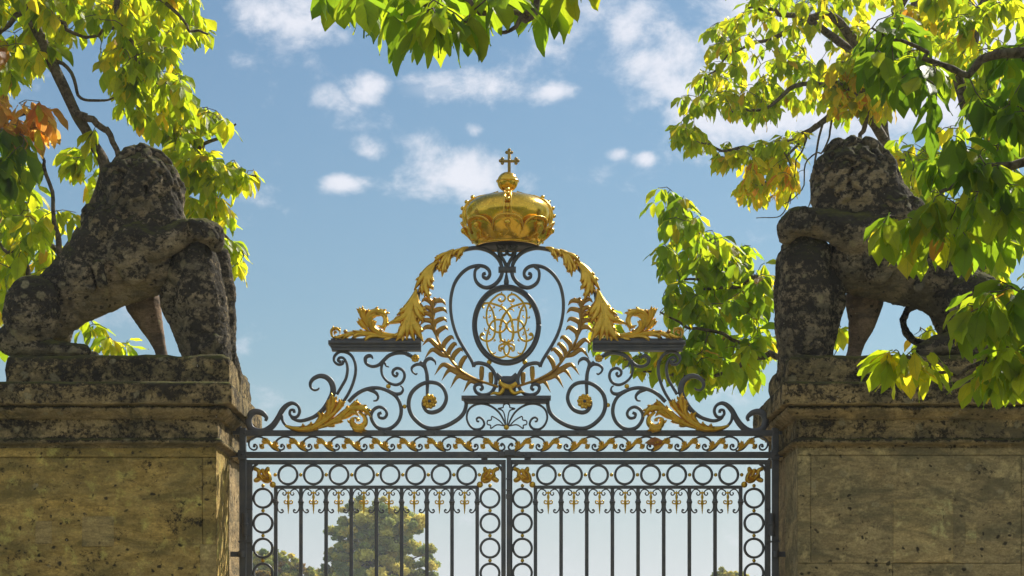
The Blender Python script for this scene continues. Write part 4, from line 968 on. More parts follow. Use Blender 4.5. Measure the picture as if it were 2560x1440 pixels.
def gate_leaf(label, hx0, hx1, ring_h, in_h, in_m, ring_m, mx0, mx1, sg, rings):
    """sg=+1: hinge at the left. hx: hinge stile, mx: meeting stile, in_*: inner stiles centre"""
    x_lo, x_hi = min(hx0, mx0, mx1), max(hx1, mx1, mx0)
    yb = 2175; YG = .0
    t = thing('gate_leaf', ((x_lo + x_hi) / 2 * S - 1268 * S, 0, cz(yb)), label, 'gate', 'gate leaves')
    part(t, 'frame', join(pbox(x_lo, x_hi, 1150, 1161, YG, .040), pbox(hx0, hx1, 1161, yb, YG, .042), pbox(mx0, mx1, 1161, yb, YG, .042), pbox(hx1, mx0 if sg > 0 else mx1, yb - 30, yb, YG, .04) if sg > 0 else pbox(mx1, hx0, yb - 30, yb, YG, .04),
        pbox(min(in_h, in_m) - 4.5, max(in_h, in_m) + 4.5, 1214, 1222, YG, .030), pbox(min(in_h, in_m) - 4.5, max(in_h, in_m) + 4.5, 1980, 1992, YG, .030)), M_IRON, smooth=False)
    bars = np.linspace(in_h, in_m, 9)
    for i, x in enumerate(bars):
        w = 4.5
        b = part(t, 'bar' if 0 < i < 8 else 'inner_stile', pbox(x - w, x + w, 1222, 1980, YG, .026), M_IRON, smooth=False)
        part(b, 'collar', join(pbox(x - 7, x + 7, 1252.5, 1257.5, YG, .040, .004), pbox(x - 5.6, x + 5.6, 1248, 1262, YG, .033, .003)), M_IRON)
    half = abs(bars[1] - bars[0]) / 2
    for i in range(8):
        xm = (bars[i] + bars[i + 1]) / 2
        part(t, 'top_scroll', top_scroll(xm, half), M_IRON); part(t, 'gilded_dart', dart(xm), M_GOLD)
    r0 = None
    for x in rings:
        if r0 is None: r0 = part(t, 'ring', ring_md((x, 1187), 26.4, 20.4), M_IRON, at=G(x, 1187))
        else: copy_part(r0, t, G(x, 1187))
    for xr in (ring_h, ring_m):
        for y in np.arange(1245.5, 1980, 62.4): copy_part(r0, t, G(xr, y))
    b0 = None
    st = abs(rings[1] - rings[0]) / 2
    bl = [(x + st, 1187) for x in rings] + [(rings[0] - st, 1187)] + [(xr, y) for xr in (ring_h, ring_m) for y in np.arange(1245.5 - 31.2, 1980, 62.4)]
    for p in bl:
        if b0 is None: b0 = part(t, 'gilded_ball', sphere(G(p[0], p[1]), 4.7 * S, 12), M_GOLD, at=G(*p))
        else: copy_part(b0, t, G(*p))
    part(t, 'corner_ornament', corner_orn(ring_h + sg * 2, 1190, sg), M_GOLD)
    part(t, 'corner_ornament', corner_orn(ring_m - sg * 2, 1190, -sg), M_GOLD)
    for (xx_, s2) in ((hx1 if sg > 0 else hx0, sg), (mx0 if sg > 0 else mx1, -sg)):
        part(t, 'corner_bracket', strap([(xx_ + s2 * 14, 1162), (xx_ + s2 * 7, 1164), (xx_ + s2 * 2, 1170), (xx_, 1178)], [2, 6, 6, 2], .034, 4), M_IRON)
    hxm = hx0 - sg * 2 if sg > 0 else hx1 + 2
    for hy in (1312, 1950):
        part(t, 'hinge', join(lathe([(.0, -.086), (.020, -.084), (.021, -.008), (.026, -.006), (.026, .006), (.021, .008), (.020, .084), (.0, .086)], G(hxm, hy, -.04), 16), pbox(hx0, hx1, hy - 42, hy - 38, -.003, .058), pbox(hx0, hx1, hy + 38, hy + 46, -.003, .058),
            pbox(min(hxm, (hx0 + hx1) / 2), max(hxm, (hx0 + hx1) / 2), hy - 28, hy + 28, -.028, .012)), M_IRON, smooth=False)
    return t
lt = gate_leaf('left leaf of the iron gate, with the green trees showing through its bars', 616.5, 631, 657.6, 689.5, 1193, 1225, 1253, 1264.5, 1, [720 + 63.8 * i for i in range(8)])
rt = gate_leaf('right leaf of the iron gate, with pale empty sky behind most of its bars', 1912, 1926, 1885, 1851.6, 1338.6, 1306, 1270, 1281, -1, [1366 + 65.1 * i for i in range(8)])
part(rt, 'cover_bar', join(pbox(1266.5, 1278, 1134, 2175, -.028, .014), pbox(1265, 1279.5, 1196, 1200, -.03, .02), pbox(1265, 1279.5, 1224, 1228, -.03, .02), pbox(1265, 1279.5, 1236, 1248, -.03, .016)), M_IRON, smooth=False)
part(ov, 'latch_box', join(pbox(1261, 1287, 1126, 1140, -.02, .06), pbox(1246, 1300, 1129, 1143, -.012, .05)), M_IRON, smooth=False)
for x in (1203, 1311): part(ov, 'stop', pbox(x, x + 16, 1145, 1150, 0, .03), M_IRON, smooth=False)

# ------------------------------------------------------------------ trees
LN, LM = 7, 3
def leaf_batch(pos, dirs, nrm, size, cols, rs, wrat=.46):
    """vectorised leaves. pos,dirs,nrm (K,3)"""
    K = len(pos)
    d = dirs / np.linalg.norm(dirs, axis=1)[:, None]
    side = np.cross(d, nrm); side /= np.linalg.norm(side, axis=1)[:, None] + 1e-9
    up = np.cross(side, d)
    t = np.linspace(0, 1, LN); prof = np.array([.03, .52, .86, 1.0, .92, .55, .02])
    V = np.zeros((K, LN, 5, 3)); 
    bend = rs.uniform(-.1, .75, K); fold = rs.uniform(.05, .55, K); wav = rs.uniform(0, 2 * math.pi, K); wr = wrat * rs.uniform(.8, 1.15, K); tw = rs.uniform(-.5, .5, K)
    for i, tt in enumerate(t):
        ang = bend * tt
        along = d * (size * tt)[:, None] if False else d * (size * (np.sin(bend * tt + 1e-6) / (bend + 1e-6)))[:, None]
        drop = -up * (size * (1 - np.cos(bend * tt)) / (bend + 1e-6))[:, None]
        sd = side * np.cos(tw * tt)[:, None] + up * np.sin(tw * tt)[:, None]
        for j, u in enumerate((-1, -.5, 0, .5, 1)):
            w = size * wr * prof[i] * u * .5 * (1 + .10 * np.sin(wav + i * 2.4 + j * 1.3) * abs(u))
            h = size * wr * prof[i] * (abs(u) * fold * .42) + size * .028 * np.sin(wav * 2 + i * 1.9 + u * 2) * abs(u)
            V[:, i, j] = pos + along + drop + sd * w[:, None] + up * h[:, None]
    per = LN * 5
    base = (np.arange(K) * per)[:, None]
    q = []
    for i in range(LN - 1):
        for j in range(4): a = i * 5 + j; q.append((a, a + 1, a + 6, a + 5))
    q = np.array(q); F = (base[:, :, None] + q[None]).reshape(-1, 4)
    uv1 = np.array([[(j / 4, t[i])for j in range(5)] for i in range(LN)]).reshape(-1, 2)
    return V.reshape(-1, 3), F, np.tile(uv1, (K, 1)), np.repeat(cols, per, axis=0)
def mesh_np(name, V, F, mat, base, uv=None, col=None):
    me = bpy.data.meshes.new(name); V = V - np.array(base)
    me.vertices.add(len(V)); me.vertices.foreach_set('co', V.astype(np.float32).ravel())
    F = np.asarray(F, np.int32); me.loops.add(F.size); me.loops.foreach_set('vertex_index', F.ravel())
    me.polygons.add(len(F)); me.polygons.foreach_set('loop_start', np.arange(0, F.size, 4, dtype=np.int32)); 
    me.polygons.foreach_set('use_smooth', np.ones(len(F), bool))
    me.update(calc_edges=True)
    if uv is not None:
        l = me.uv_layers.new(name='UVMap'); l.data.foreach_set('uv', uv[F.ravel()].astype(np.float32).ravel())
    if col is not None:
        a = me.color_attributes.new('leaf_colour', 'FLOAT_COLOR', 'POINT'); c4 = np.ones((len(V), 4), np.float32); c4[:, :3] = col; a.data.foreach_set('color', c4.ravel())
    me.materials.append(mat); return me
def inpoly(x, y, P):
    c = False; n = len(P)
    for i in range(n):
        x1, y1 = P[i]; x2, y2 = P[(i + 1) % n]
        if (y1 > y) != (y2 > y) and x < (x2 - x1) * (y - y1) / (y2 - y1) + x1: c = not c
    return c
GRN = [((.20, .33, .016), 3), ((.27, .39, .016), 3), ((.35, .44, .018), 3), ((.46, .49, .02), 1.4), ((.56, .47, .025), .4), ((.45, .22, .03), .15)]
YGR = [((.30, .41, .016), 3), ((.40, .50, .018), 4), ((.52, .55, .02), 3), ((.66, .57, .025), 1.7), ((.66, .42, .03), .3), ((.20, .31, .012), 1.5)]
YEL = [((.36, .44, .018), 2), ((.54, .55, .018), 3), ((.72, .60, .025), 3), ((.74, .48, .03), 1.4), ((.62, .28, .04), .7)]
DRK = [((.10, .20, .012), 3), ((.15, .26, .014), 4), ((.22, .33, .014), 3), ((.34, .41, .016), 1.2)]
ORG = [((.62, .33, .10), 3), ((.52, .24, .07), 3), ((.70, .44, .14), 2), ((.4, .42, .02), .6)]
def magnolia(label, base, trunk, limbs, regions, leafsize, seed, group='magnolia trees', dens=1.2):
    rnd = random.Random(seed); rs = np.random.RandomState(seed)
    t = thing('magnolia_tree', base, label, 'tree', group)
    nodes = []
    def addnodes(C, r): 
        for c, q in zip(C, r): nodes.append((np.array(c), q))
    V, F, C, rr = tube3(trunk[0], trunk[1], 14, .18, 6, seed); part(t, 'trunk', (V, F), M_BARK, at=base); addnodes(C, rr)
    limb_m = []
    for i, (P, r) in enumerate(limbs):
        P = np.array([list(p) for p in P], float)
        # crook the limb a little
        C0 = catmull(P, 3)
        for k in range(1, len(C0) - 1): C0[k] += rs.normal(0, .016 + .2 * r[0] * .2, 3)
        V, F, C, rr = tube3(C0, r, 9, .22, 2, seed + i); limb_m.append((V, F)); addnodes(C, rr)
    NP = np.array([n_[0] for n_ in nodes])
    targets = []
    for (poly, ncl, y0, y1, pal, ls) in regions:
        xs = [p[0] for p in poly]; ys = [p[1] for p in poly]; k = 0; tries = 0
        ncl = int(ncl * dens)
        while k < ncl and tries < ncl * 80:
            tries += 1
            x, y = rnd.uniform(min(xs), max(xs)), rnd.uniform(min(ys), max(ys))
            if inpoly(x, y, poly): targets.append((np.array(W(x, y, rnd.uniform(y0, y1))), pal, ls)); k += 1
    d0 = [np.min(np.linalg.norm(NP - tg[0], axis=1)) for tg in targets]
    order = np.argsort(d0); tw = []
    pos, dirs, nrm, size, cols = [], [], [], [], []
    buf = np.zeros((len(NP) + len(targets) * 8, 3)); buf[:len(NP)] = NP; cnt = len(NP)
    pals = {}
    for oi in order:
        T_, pal, ls = targets[oi]
        dd = np.linalg.norm(buf[:cnt] - T_ - np.array((0, 0, .05)), axis=1); j = int(np.argmin(dd)); A = buf[j]; L = np.linalg.norm(T_ - A)
        if L < .02: continue
        npt = max(3, min(7, int(L / .12) + 2)); path = []
        for s_ in range(npt + 1):
            f = s_ / npt; p = A + (T_ - A) * f; p = p + np.array((0, 0, .10 * L * math.sin(math.pi * f))) + (rs.normal(0, .022 * min(1, L * 2), 3) if 0 < s_ < npt else 0)
            path.append(p)
        r0 = .0032 + .0042 * min(1.6, L)
        V, F, C, _ = tube3(path, [r0, .0028], 5, 0, 2 if L > .3 else 1, 0); tw.append((V, F))
        for p in path[1:]: buf[cnt] = p; cnt += 1
        end = path[-1]; td = end - path[-2]; td = td / (np.linalg.norm(td) + 1e-9)
        Lt = L; nl = rnd.randint(5, 8); ph = rnd.uniform(0, 6.28)
        for q in range(nl):
            a = ph + q * 2.4; out = np.array((math.cos(a), math.sin(a), 0.))
            back = rnd.uniform(0, min(.34, Lt * .8)) * (q > 1)
            p0 = end - td * back
            dr = td * rnd.uniform(.1, .6) + out * rnd.uniform(.35, .95) + np.array((0, 0, -rnd.uniform(.25, 1.25)))
            dr /= np.linalg.norm(dr)
            nn = np.array((rnd.gauss(0, .35), rnd.gauss(0, .35), 1.)) + out * .5
            if abs(np.dot(nn / np.linalg.norm(nn), dr)) > .97: nn = nn + np.array((1., .3, 0))
            pos.append(p0 + dr * .018); dirs.append(dr); nrm.append(nn); size.append(ls * rnd.uniform(.62, 1.18))
            c = rnd.choices([c for c, _ in pal], [w for _, w in pal])[0]; v = rnd.uniform(.85, 1.12); cols.append([min(1, cc_ * v) for cc_ in c])
    part(t, 'branches', join(*(limb_m + tw)), M_BARK, at=base)
    V, F, uv, cl = leaf_batch(np.array(pos), np.array(dirs), np.array(nrm), np.array(size), np.array(cols), rs)
    me = mesh_np('foliage', V, F, M_LEAF, base, uv, cl); o = bpy.data.objects.new('foliage', me); COL.objects.link(o); o.parent = t
    print('leaves', label[:20], len(pos)); return t
def WL(P, y): return [W(a, b, y if len(r_) == 0 else r_[0]) for a, b, *r_ in P]
LS = .205
# left tree, stands behind the left pillar
yA = 2.6
bA = W(70, 1650, yA); bA.z = 0
magnolia('magnolia tree with bright yellow green leaves behind the left lion', tuple(bA),
    ([(bA.x, bA.y, -.1), (bA.x - .1, yA, 1.5), W(60, 1000, yA), W(75, 850, yA), W(130, 700, yA), W(215, 560, yA), W(262, 430, yA), W(225, 345, yA), W(188, 280, yA), W(150, 200, yA), W(110, 110, yA), W(70, 20, yA), W(50, -90, yA)], [.2, .16, .13, .08, .065, .052, .048, .046, .046, .046, .05, .045]),
    [(WL([(190, 285), (235, 300), (270, 330), (290, 380), (330, 440)], 2.5), [.035, .028, .02]),
     (WL([(230, 540), (330, 520), (420, 450), (560, 420), (640, 440)], 2.7), [.03, .02, .008]),
     (WL([(200, 590), (340, 600), (460, 580), (560, 590), (610, 640)], 2.7), [.03, .015, .008]),
     (WL([(95, 80), (130, 60), (200, 90), (240, 90), (300, 60), (330, 20), (360, -60)], 2.8), [.02, .014, .014]),
     (WL([(290, -60), (300, 60), (320, 110), (345, 150), (400, 205), (440, 210)], 2.3), [.028, .018, .01]),
     (WL([(360, -20), (420, 20), (480, 75), (520, 85)], 2.2), [.02, .014, .009]),
     (WL([(110, 110), (160, 160), (200, 240), (250, 250), (290, 240)], 2.6), [.02, .014, .008]),
     (WL([(150, 660), (140, 560), (115, 440), (100, 380)], 2.3), [.03, .018, .012]),
     (WL([(100, 780), (80, 700), (50, 640), (0, 610)], 2.3), [.04, .018, .014]),
     (WL([(160, 650), (110, 600), (60, 600), (-20, 690)], 3.2), [.03, .02, .014]),
     (WL([(70, 20), (20, 60), (-30, 150), (-60, 260)], 2.6), [.03, .02, .014]),
     (WL([(-60, 260), (30, 300), (90, 280)], 2.4), [.014, .012, .01]),
     (WL([(70, 920), (150, 900), (250, 880)], 3.0), [.02, .01]),
     (WL([(240, 500), (400, 480), (480, 380), (560, 340), (590, 310)], 2.9), [.03, .02, .008])],
    [([(-80, -60), (170, -60), (160, 90), (110, 200), (-60, 220)], 75, 2.0, 4.0, YGR, LS),
     ([(150, -60), (470, -60), (500, 30), (520, 60), (470, 110), (400, 140), (300, 90), (200, 50)], 85, 2.0, 4.0, YGR, LS * .95),
     ([(270, 110), (330, 90), (450, 130), (480, 220), (490, 270), (400, 260), (330, 260), (250, 180)], 62, 2.0, 3.6, YGR, LS * .95),
     ([(290, 260), (480, 260), (575, 275), (580, 300), (530, 330), (450, 350), (360, 320)], 36, 2.2, 3.6, YGR, LS * .95),
     ([(470, 360), (550, 390), (640, 410), (655, 440), (580, 470), (540, 440), (440, 470), (430, 380)], 44, 2.2, 3.4, YGR, LS * .9),
     ([(450, 480), (560, 490), (600, 530), (560, 545), (450, 540)], 20, 2.2, 3.2, YGR, LS * .9),
     ([(540, 570), (600, 610), (605, 680), (575, 670)], 12, 2.4, 2.9, YGR, LS * .9),
     ([(-60, 370), (70, 380), (90, 450), (110, 520), (200, 520), (140, 600), (90, 650), (-60, 760)], 75, 1.8, 4.5, YGR, LS * 1.05),
     ([(160, 370), (230, 330), (250, 420), (230, 480), (190, 430)], 10, 2.4, 3.4, YGR, LS),
     ([(-60, 320), (30, 320), (80, 350), (60, 440), (-60, 460)], 14, 1.4, 2.0, DRK, LS * 1.15),
     ([(-60, 235), (60, 230), (140, 250), (130, 310), (40, 340), (-60, 330)], 17, 1.8, 2.6, ORG, LS * 1.05),
     ([(-500, -200), (-60, -300), (-60, 700), (-380, 500)], 70, 1.6, 4.4, YGR, LS),
     ([(-200, -320), (420, -300), (420, -60), (-200, -60)], 60, 2.0, 4.4, YGR, LS),
     ([(-40, 70), (0, 90), (10, 140), (-40, 150)], 4, 1.8, 2.4, ORG, LS * 1.05),
     ([(200, 790), (240, 790), (330, 850), (320, 880), (210, 880)], 9, 2.6, 3.4, YGR, LS * .85),
     ([(-60, 760), (20, 700), (10, 940), (-60, 940)], 10, 2.4, 3.4, YGR, LS * .9),
     ([(80, 640), (150, 600), (130, 680), (60, 720)], 7, 2.4, 3.4, YGR, LS * .9)],
    LS, 11)
# right tree close behind the right pillar
yE = 2.2
bE = W(2440, 1650, yE); bE.z = 0
magnolia('magnolia tree with green leaves just behind the right lion, reaching over the gate scrolls', tuple(bE),
    ([(bE.x, bE.y, -.1), (bE.x, yE, 1.6), W(2430, 950, yE), W(2450, 700, yE), W(2490, 500, yE), W(2520, 380, yE), W(2570, 200, yE), W(2640, 0, yE)], [.2, .16, .13, .11, .09, .08, .07]),
    [(WL([(2430, 990), (2250, 970), (2080, 940), (1960, 890), (1900, 890), (1840, 920), (1760, 950)], 2.0), [.05, .04, .03, .022, .012]),
     (WL([(2450, 700), (2300, 650), (2120, 640), (2000, 690), (1880, 705), (1800, 720), (1700, 700)], 2.4), [.05, .03, .02, .01]),
     (WL([(1900, 705), (1820, 650), (1760, 590), (1700, 540), (1665, 490)], 2.3), [.02, .014, .006]),
     (WL([(1900, 880), (1800, 830), (1720, 820), (1650, 780)], 2.3), [.02, .014, .008]),
     (WL([(1760, 950), (1640, 930), (1560, 900)], 2.1), [.014, .01, .006]),
     (WL([(2490, 500), (2400, 440), (2330, 420), (2250, 400)], 2.0), [.035, .02, .012]),
     (WL([(2520, 380), (2440, 300), (2400, 200), (2440, 80), (2470, -20)], 2.8), [.06, .05, .045, .04]),
     (WL([(2450, 700), (2540, 600), (2600, 560)], 2.2), [.035, .02, .012]),
     (WL([(2430, 950), (2520, 880), (2600, 850)], 2.2), [.035, .02, .012])],
    [([(1650, 455), (1710, 450), (1740, 520), (1720, 560), (1650, 540), (1625, 500)], 9, 1.9, 2.7, GRN, LS * .92),
     ([(1640, 540), (1740, 530), (1800, 590), (1910, 620), (1915, 700), (1800, 690), (1660, 660)], 56, 1.7, 3.2, GRN, LS * .92),
     ([(1660, 700), (1920, 700), (1930, 870), (1900, 930), (1780, 940), (1680, 880), (1720, 800), (1650, 750)], 112, 1.7, 3.4, GRN, LS * .92),
     ([(1600, 860), (1700, 850), (1780, 930), (1740, 960), (1650, 920), (1580, 900)], 46, 1.7, 3.0, YGR, LS * .88),
     ([(1470, 750), (1530, 780), (1580, 860), (1540, 900), (1490, 830)], 17, 1.9, 2.8, YGR, LS * .85),
     ([(2210, 350), (2560, 260), (2640, 500), (2620, 900), (2480, 800), (2480, 690), (2330, 560), (2230, 440)], 150, .9, 4.0, YGR, LS * .9),
     ([(2080, 780), (2120, 790), (2130, 830), (2080, 830)], 3, 2.0, 2.6, YGR, LS * .9),
     ([(2280, 820), (2300, 850), (2270, 860)], 2, 2.0, 2.6, YGR, LS * .8),
     ([(2300, -50), (2640, -50), (2640, 330), (2480, 300), (2380, 200)], 85, 1.8, 4.2, YGR, LS)],
    LS, 23)
# rear tree with small leaves
yD = 7.5
bD = W(2425, 1650, yD + 1); bD.z = 0
magnolia('taller magnolia tree further back on the right, small yellowing leaves on long bare twigs', tuple(bD),
    ([(bD.x, bD.y, -.1), (bD.x, bD.y, 2), W(2405, 880, yD + 1), W(2340, 650, yD + 1), W(2255, 470, yD + .7), W(2210, 350, yD + .5), W(2210, 200, yD), W(2270, 60, yD), W(2330, -80, yD)], [.26, .2, .14, .11, .09, .07, .065, .065, .06]),
    [(WL([(2210, 350), (2160, 250), (2195, 170), (2240, 70), (2280, -60)], 7.0), [.055, .05, .055, .05]),
     (WL([(2195, 170), (2100, 60), (2010, 40), (1930, 30), (1870, 20)], 7.2), [.07, .045, .025, .012]),
     (WL([(2170, 230), (2080, 210), (1990, 220), (1900, 270), (1830, 280)], 6.8), [.05, .03, .02, .01]),
     (WL([(2130, 130), (2040, 60), (1960, 80), (1850, 130), (1780, 180), (1740, 250)], 7.4), [.05, .035, .02, .01, .006]),
     (WL([(2180, 180), (2120, 260), (2050, 310), (1980, 350), (1900, 370), (1800, 370), (1720, 345)], 7.0), [.05, .035, .025, .018, .008]),
     (WL([(2020, 330), (1970, 380), (1930, 440), (1890, 490)], 6.9), [.018, .012, .006]),
     (WL([(2210, 200), (2160, 300), (2150, 350)], 6.6), [.04, .03, .02]),
     (WL([(2060, 300), (2040, 380), (2030, 450), (2020, 520)], 6.9), [.014, .01, .006]),
     (WL([(2040, 310), (2000, 380), (1985, 440), (1975, 510)], 6.8), [.014, .008, .005]),
     (WL([(2080, 300), (2070, 370), (2020, 400), (2000, 480), (1960, 510)], 7.1), [.012, .008, .005]),
     (WL([(1960, 380), (1985, 470), (1950, 540), (1890, 545)], 6.7), [.010, .007, .004]),
     (WL([(2240, 70), (2350, 60), (2450, 20)], 7.6), [.06, .04, .03]),
     (WL([(2100, 60), (2100, 0), (2130, -60)], 7.6), [.04, .03])],
    [([(1750, 60), (1830, 40), (1880, -50), (2380, -50), (2380, 120), (2250, 260), (2140, 300), (2020, 260), (1920, 240), (1880, 260), (1800, 240), (1760, 230), (1700, 240), (1760, 130)], 190, 6.2, 9.4, YGR, LS * .90),
     ([(1700, 240), (1900, 200), (2000, 240), (1920, 300), (1850, 280), (1780, 270), (1720, 270)], 42, 6.4, 8, YGR, LS * .90),
     ([(1690, 310), (1740, 310), (1780, 350), (1900, 350), (2010, 320), (2000, 380), (1900, 400), (1790, 380), (1700, 350)], 38, 6.4, 7.6, YGR, LS * .90),
     ([(1770, 380), (1850, 390), (1800, 405)], 6, 6.4, 7.4, YGR, LS * .90),
     ([(1850, 400), (1980, 390), (1990, 440), (1960, 480), (1860, 500), (1840, 450)], 32, 6.4, 7.6, YEL, LS * .9),
     ([(2080, 130), (2230, 100), (2250, 260), (2120, 320), (2060, 250)], 42, 6.2, 7.0, YEL, LS * .9),
     ([(2240, -20), (2380, -20), (2370, 60), (2280, 50)], 14, 6.2, 7.0, YEL, LS)],
    LS, 37)
# front tree: trunk outside the picture to the right, limbs hang in front of lion and overhead
yC = -4.6
bC = W(3120, 1650, yC); bC.z = 0
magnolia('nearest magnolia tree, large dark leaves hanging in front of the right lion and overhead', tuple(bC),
    ([(bC.x, bC.y, -.1), (bC.x, yC, 1.6), W(3080, 900, yC), W(3040, 500, yC), W(2960, 200, yC), W(2850, -100, yC), W(2800, -400, yC)], [.24, .19, .16, .13, .11, .09, .06]),
    [(WL([(3040, 500), (2800, 400), (2650, 380), (2560, 400), (2450, 430), (2350, 480)], yC), [.07, .05, .03, .02, .01]),
     (WL([(2960, 200), (2750, 120), (2560, 120), (2420, 170), (2300, 130), (2180, 70)], yC), [.07, .05, .03, .02, .012, .006]),
     (WL([(3060, 700), (2850, 560), (2650, 540), (2480, 560), (2350, 560), (2240, 565)], -4.2), [.06, .03, .02, .012, .007]),
     (WL([(3070, 850), (2850, 780), (2650, 760), (2500, 740), (2440, 760)], -4.2), [.05, .03, .014, .008]),
     (WL([(3080, 950), (2850, 900), (2650, 880), (2520, 880), (2420, 920), (2330, 930), (2250, 915)], -4.2), [.05, .03, .016, .010, .006]),
     (WL([(2850, -100, -5), (2400, -180, -5.6), (1900, -200, -6.2), (1500, -110, -6.4), (1400, -30, -6.4), (1330, 30, -6.4), (1290, 60, -6.4), (1240, 70, -6.4)], -6), [.07, .05, .04, .03, .02, .014, .010, .008]),
     (WL([(1500, -110), (1250, -90), (1100, -40), (1060, 10), (1000, 30), (960, 20)], -6.4), [.03, .02, .014, .012, .008]),
     (WL([(1330, 30), (1300, 40), (1200, 25), (1130, -20)], -6.4), [.014, .012, .010]),
     (WL([(1400, -30), (1470, -40), (1600, -40)], -6.4), [.014, .012, .010]),
     (WL([(1100, -40), (950, -60), (850, -40)], -6.3), [.016, .010, .006])],
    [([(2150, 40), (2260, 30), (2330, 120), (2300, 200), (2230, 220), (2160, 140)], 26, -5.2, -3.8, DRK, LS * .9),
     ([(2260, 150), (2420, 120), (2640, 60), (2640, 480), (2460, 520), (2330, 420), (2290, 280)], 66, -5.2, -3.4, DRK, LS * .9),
     ([(2200, 545), (2260, 530), (2400, 470), (2620, 480), (2620, 600), (2480, 620), (2300, 620), (2230, 600)], 52, -5.0, -3.6, GRN, LS * .95),
     ([(2420, 690), (2480, 690), (2620, 640), (2620, 900), (2540, 950), (2470, 930), (2380, 760)], 50, -4.8, -3.8, GRN, LS * .95),
     ([(2380, 920), (2540, 900), (2600, 940), (2420, 960), (2370, 980)], 9, -4.6, -3.9, GRN, LS * .95),
     ([(2170, 880), (2250, 860), (2340, 870), (2340, 920), (2180, 930)], 12, -4.5, -3.9, YEL[:2] + YGR[:2] + YEL[2:3], LS * .92),
     ([(820, -60), (1430, -60), (1410, 15), (1340, 35), (1210, 80), (1150, 90), (1000, 50), (930, 45), (860, -15)], 31, -6.9, -5.9, DRK[1:] + GRN[:3], LS * 1.0),
     ([(1450, -230), (2500, -300), (2500, -160), (1500, -90)], 34, -6.6, -4.8, GRN, LS),
     ([(2620, -250), (3150, -300), (3300, 300), (3100, 600), (2640, 500)], 90, -5.8, -3.2, GRN, LS),
     ([(2560, -420), (3100, -480), (3100, -250), (2600, -220)], 40, -5.8, -3.2, GRN, LS),
     ([(1430, -70), (1480, -50), (1440, -40)], 2, -6.6, -6.2, GRN, LS * .9)],
    LS, 51, dens=.85)

# the air
hv = part(None, 'haze', box(-1490, 1490, -120, 1490, -1, 40), M_IRON, smooth=False); tag(hv, kind='stuff')
hm = bpy.data.materials.new('haze'); hm.use_nodes = True; hm.node_tree.nodes.clear()
ho = hm.node_tree.nodes.new('ShaderNodeOutputMaterial'); hp = hm.node_tree.nodes.new('ShaderNodeVolumePrincipled')
hp.inputs['Density'].default_value = .0006; hp.inputs['Color'].default_value = (.93, .95, 1, 1); hp.inputs['Anisotropy'].default_value = .2
hm.node_tree.links.new(hp.outputs[0], ho.inputs['Volume']); hv.data.materials.clear(); hv.data.materials.append(hm)
# dry leaf caught between the rails
dl = leaf_batch(np.array([[ (1612 - 1268) * S, -.03, CAMZ + (1650 - 1109) * S ]]), np.array([[1., -.1, .12]]), np.array([[.1, -1., .5]]), np.array([.155]), np.array([[.5, .22, .10]]), np.random.RandomState(3), .55)
dle = mesh_np('dry_leaf', dl[0], dl[1], M_LEAF, W(1612, 1109, -.03), dl[2], dl[3]); dlo = bpy.data.objects.new('dry_leaf', dle); COL.objects.link(dlo); dlo.location = W(1612, 1109, -.03)
tag(dlo, 'dry brown leaf caught among the gilded scrolls of the frieze, right of centre', 'leaf')
# the wood on the near side, behind the viewer: it darkens the lower sky the gilding reflects
def woodland():
    V, F = [], []; xs = np.linspace(-70, 70, 150); prof = [(0, 0), (-.6, 2), (-1.5, 5), (-1.2, 8), (.5, 11), (3, 13), (7, 13.5), (12, 12)]
    rows = []
    for a, b in zip(prof[:-1], prof[1:]):
        for k in range(4): rows.append((a[0] + (b[0] - a[0]) * k / 4, a[1] + (b[1] - a[1]) * k / 4))
    for d, h in rows:
        for x in xs:
            f = fbm((x, h, d), .22, 3) * 2.2 + fbm((x, h, d), .9, 2) * .8
            V.append((x, -42 - d - abs(x) * .1 + f * min(1, h / 3), h * (1 + .22 * noise.noise(Vector((x * .12, 3, 1)))) + f * .4 * min(1, h / 3)))
    n = len(xs)
    for j in range(len(rows) - 1):
        for i in range(n - 1): a = j * n + i; F.append((a, a + 1, a + n + 1, a + n))
    return np.array(V), F
wm, wnt, wb, wL = mat_new('wood edge'); wn = noise_n(wnt, 1.6, 8, .7, 0, nd(wnt, 'ShaderNodeNewGeometry').outputs['Position'])
wL(mixc(wnt, ramp(wnt, wn, .35, .65), (.02, .035, .01), (.10, .13, .03)), wb.inputs['Base Color']); wb.inputs['Roughness'].default_value = .9
tag(part(None, 'woodland', woodland(), wm, smooth=False), kind='stuff')
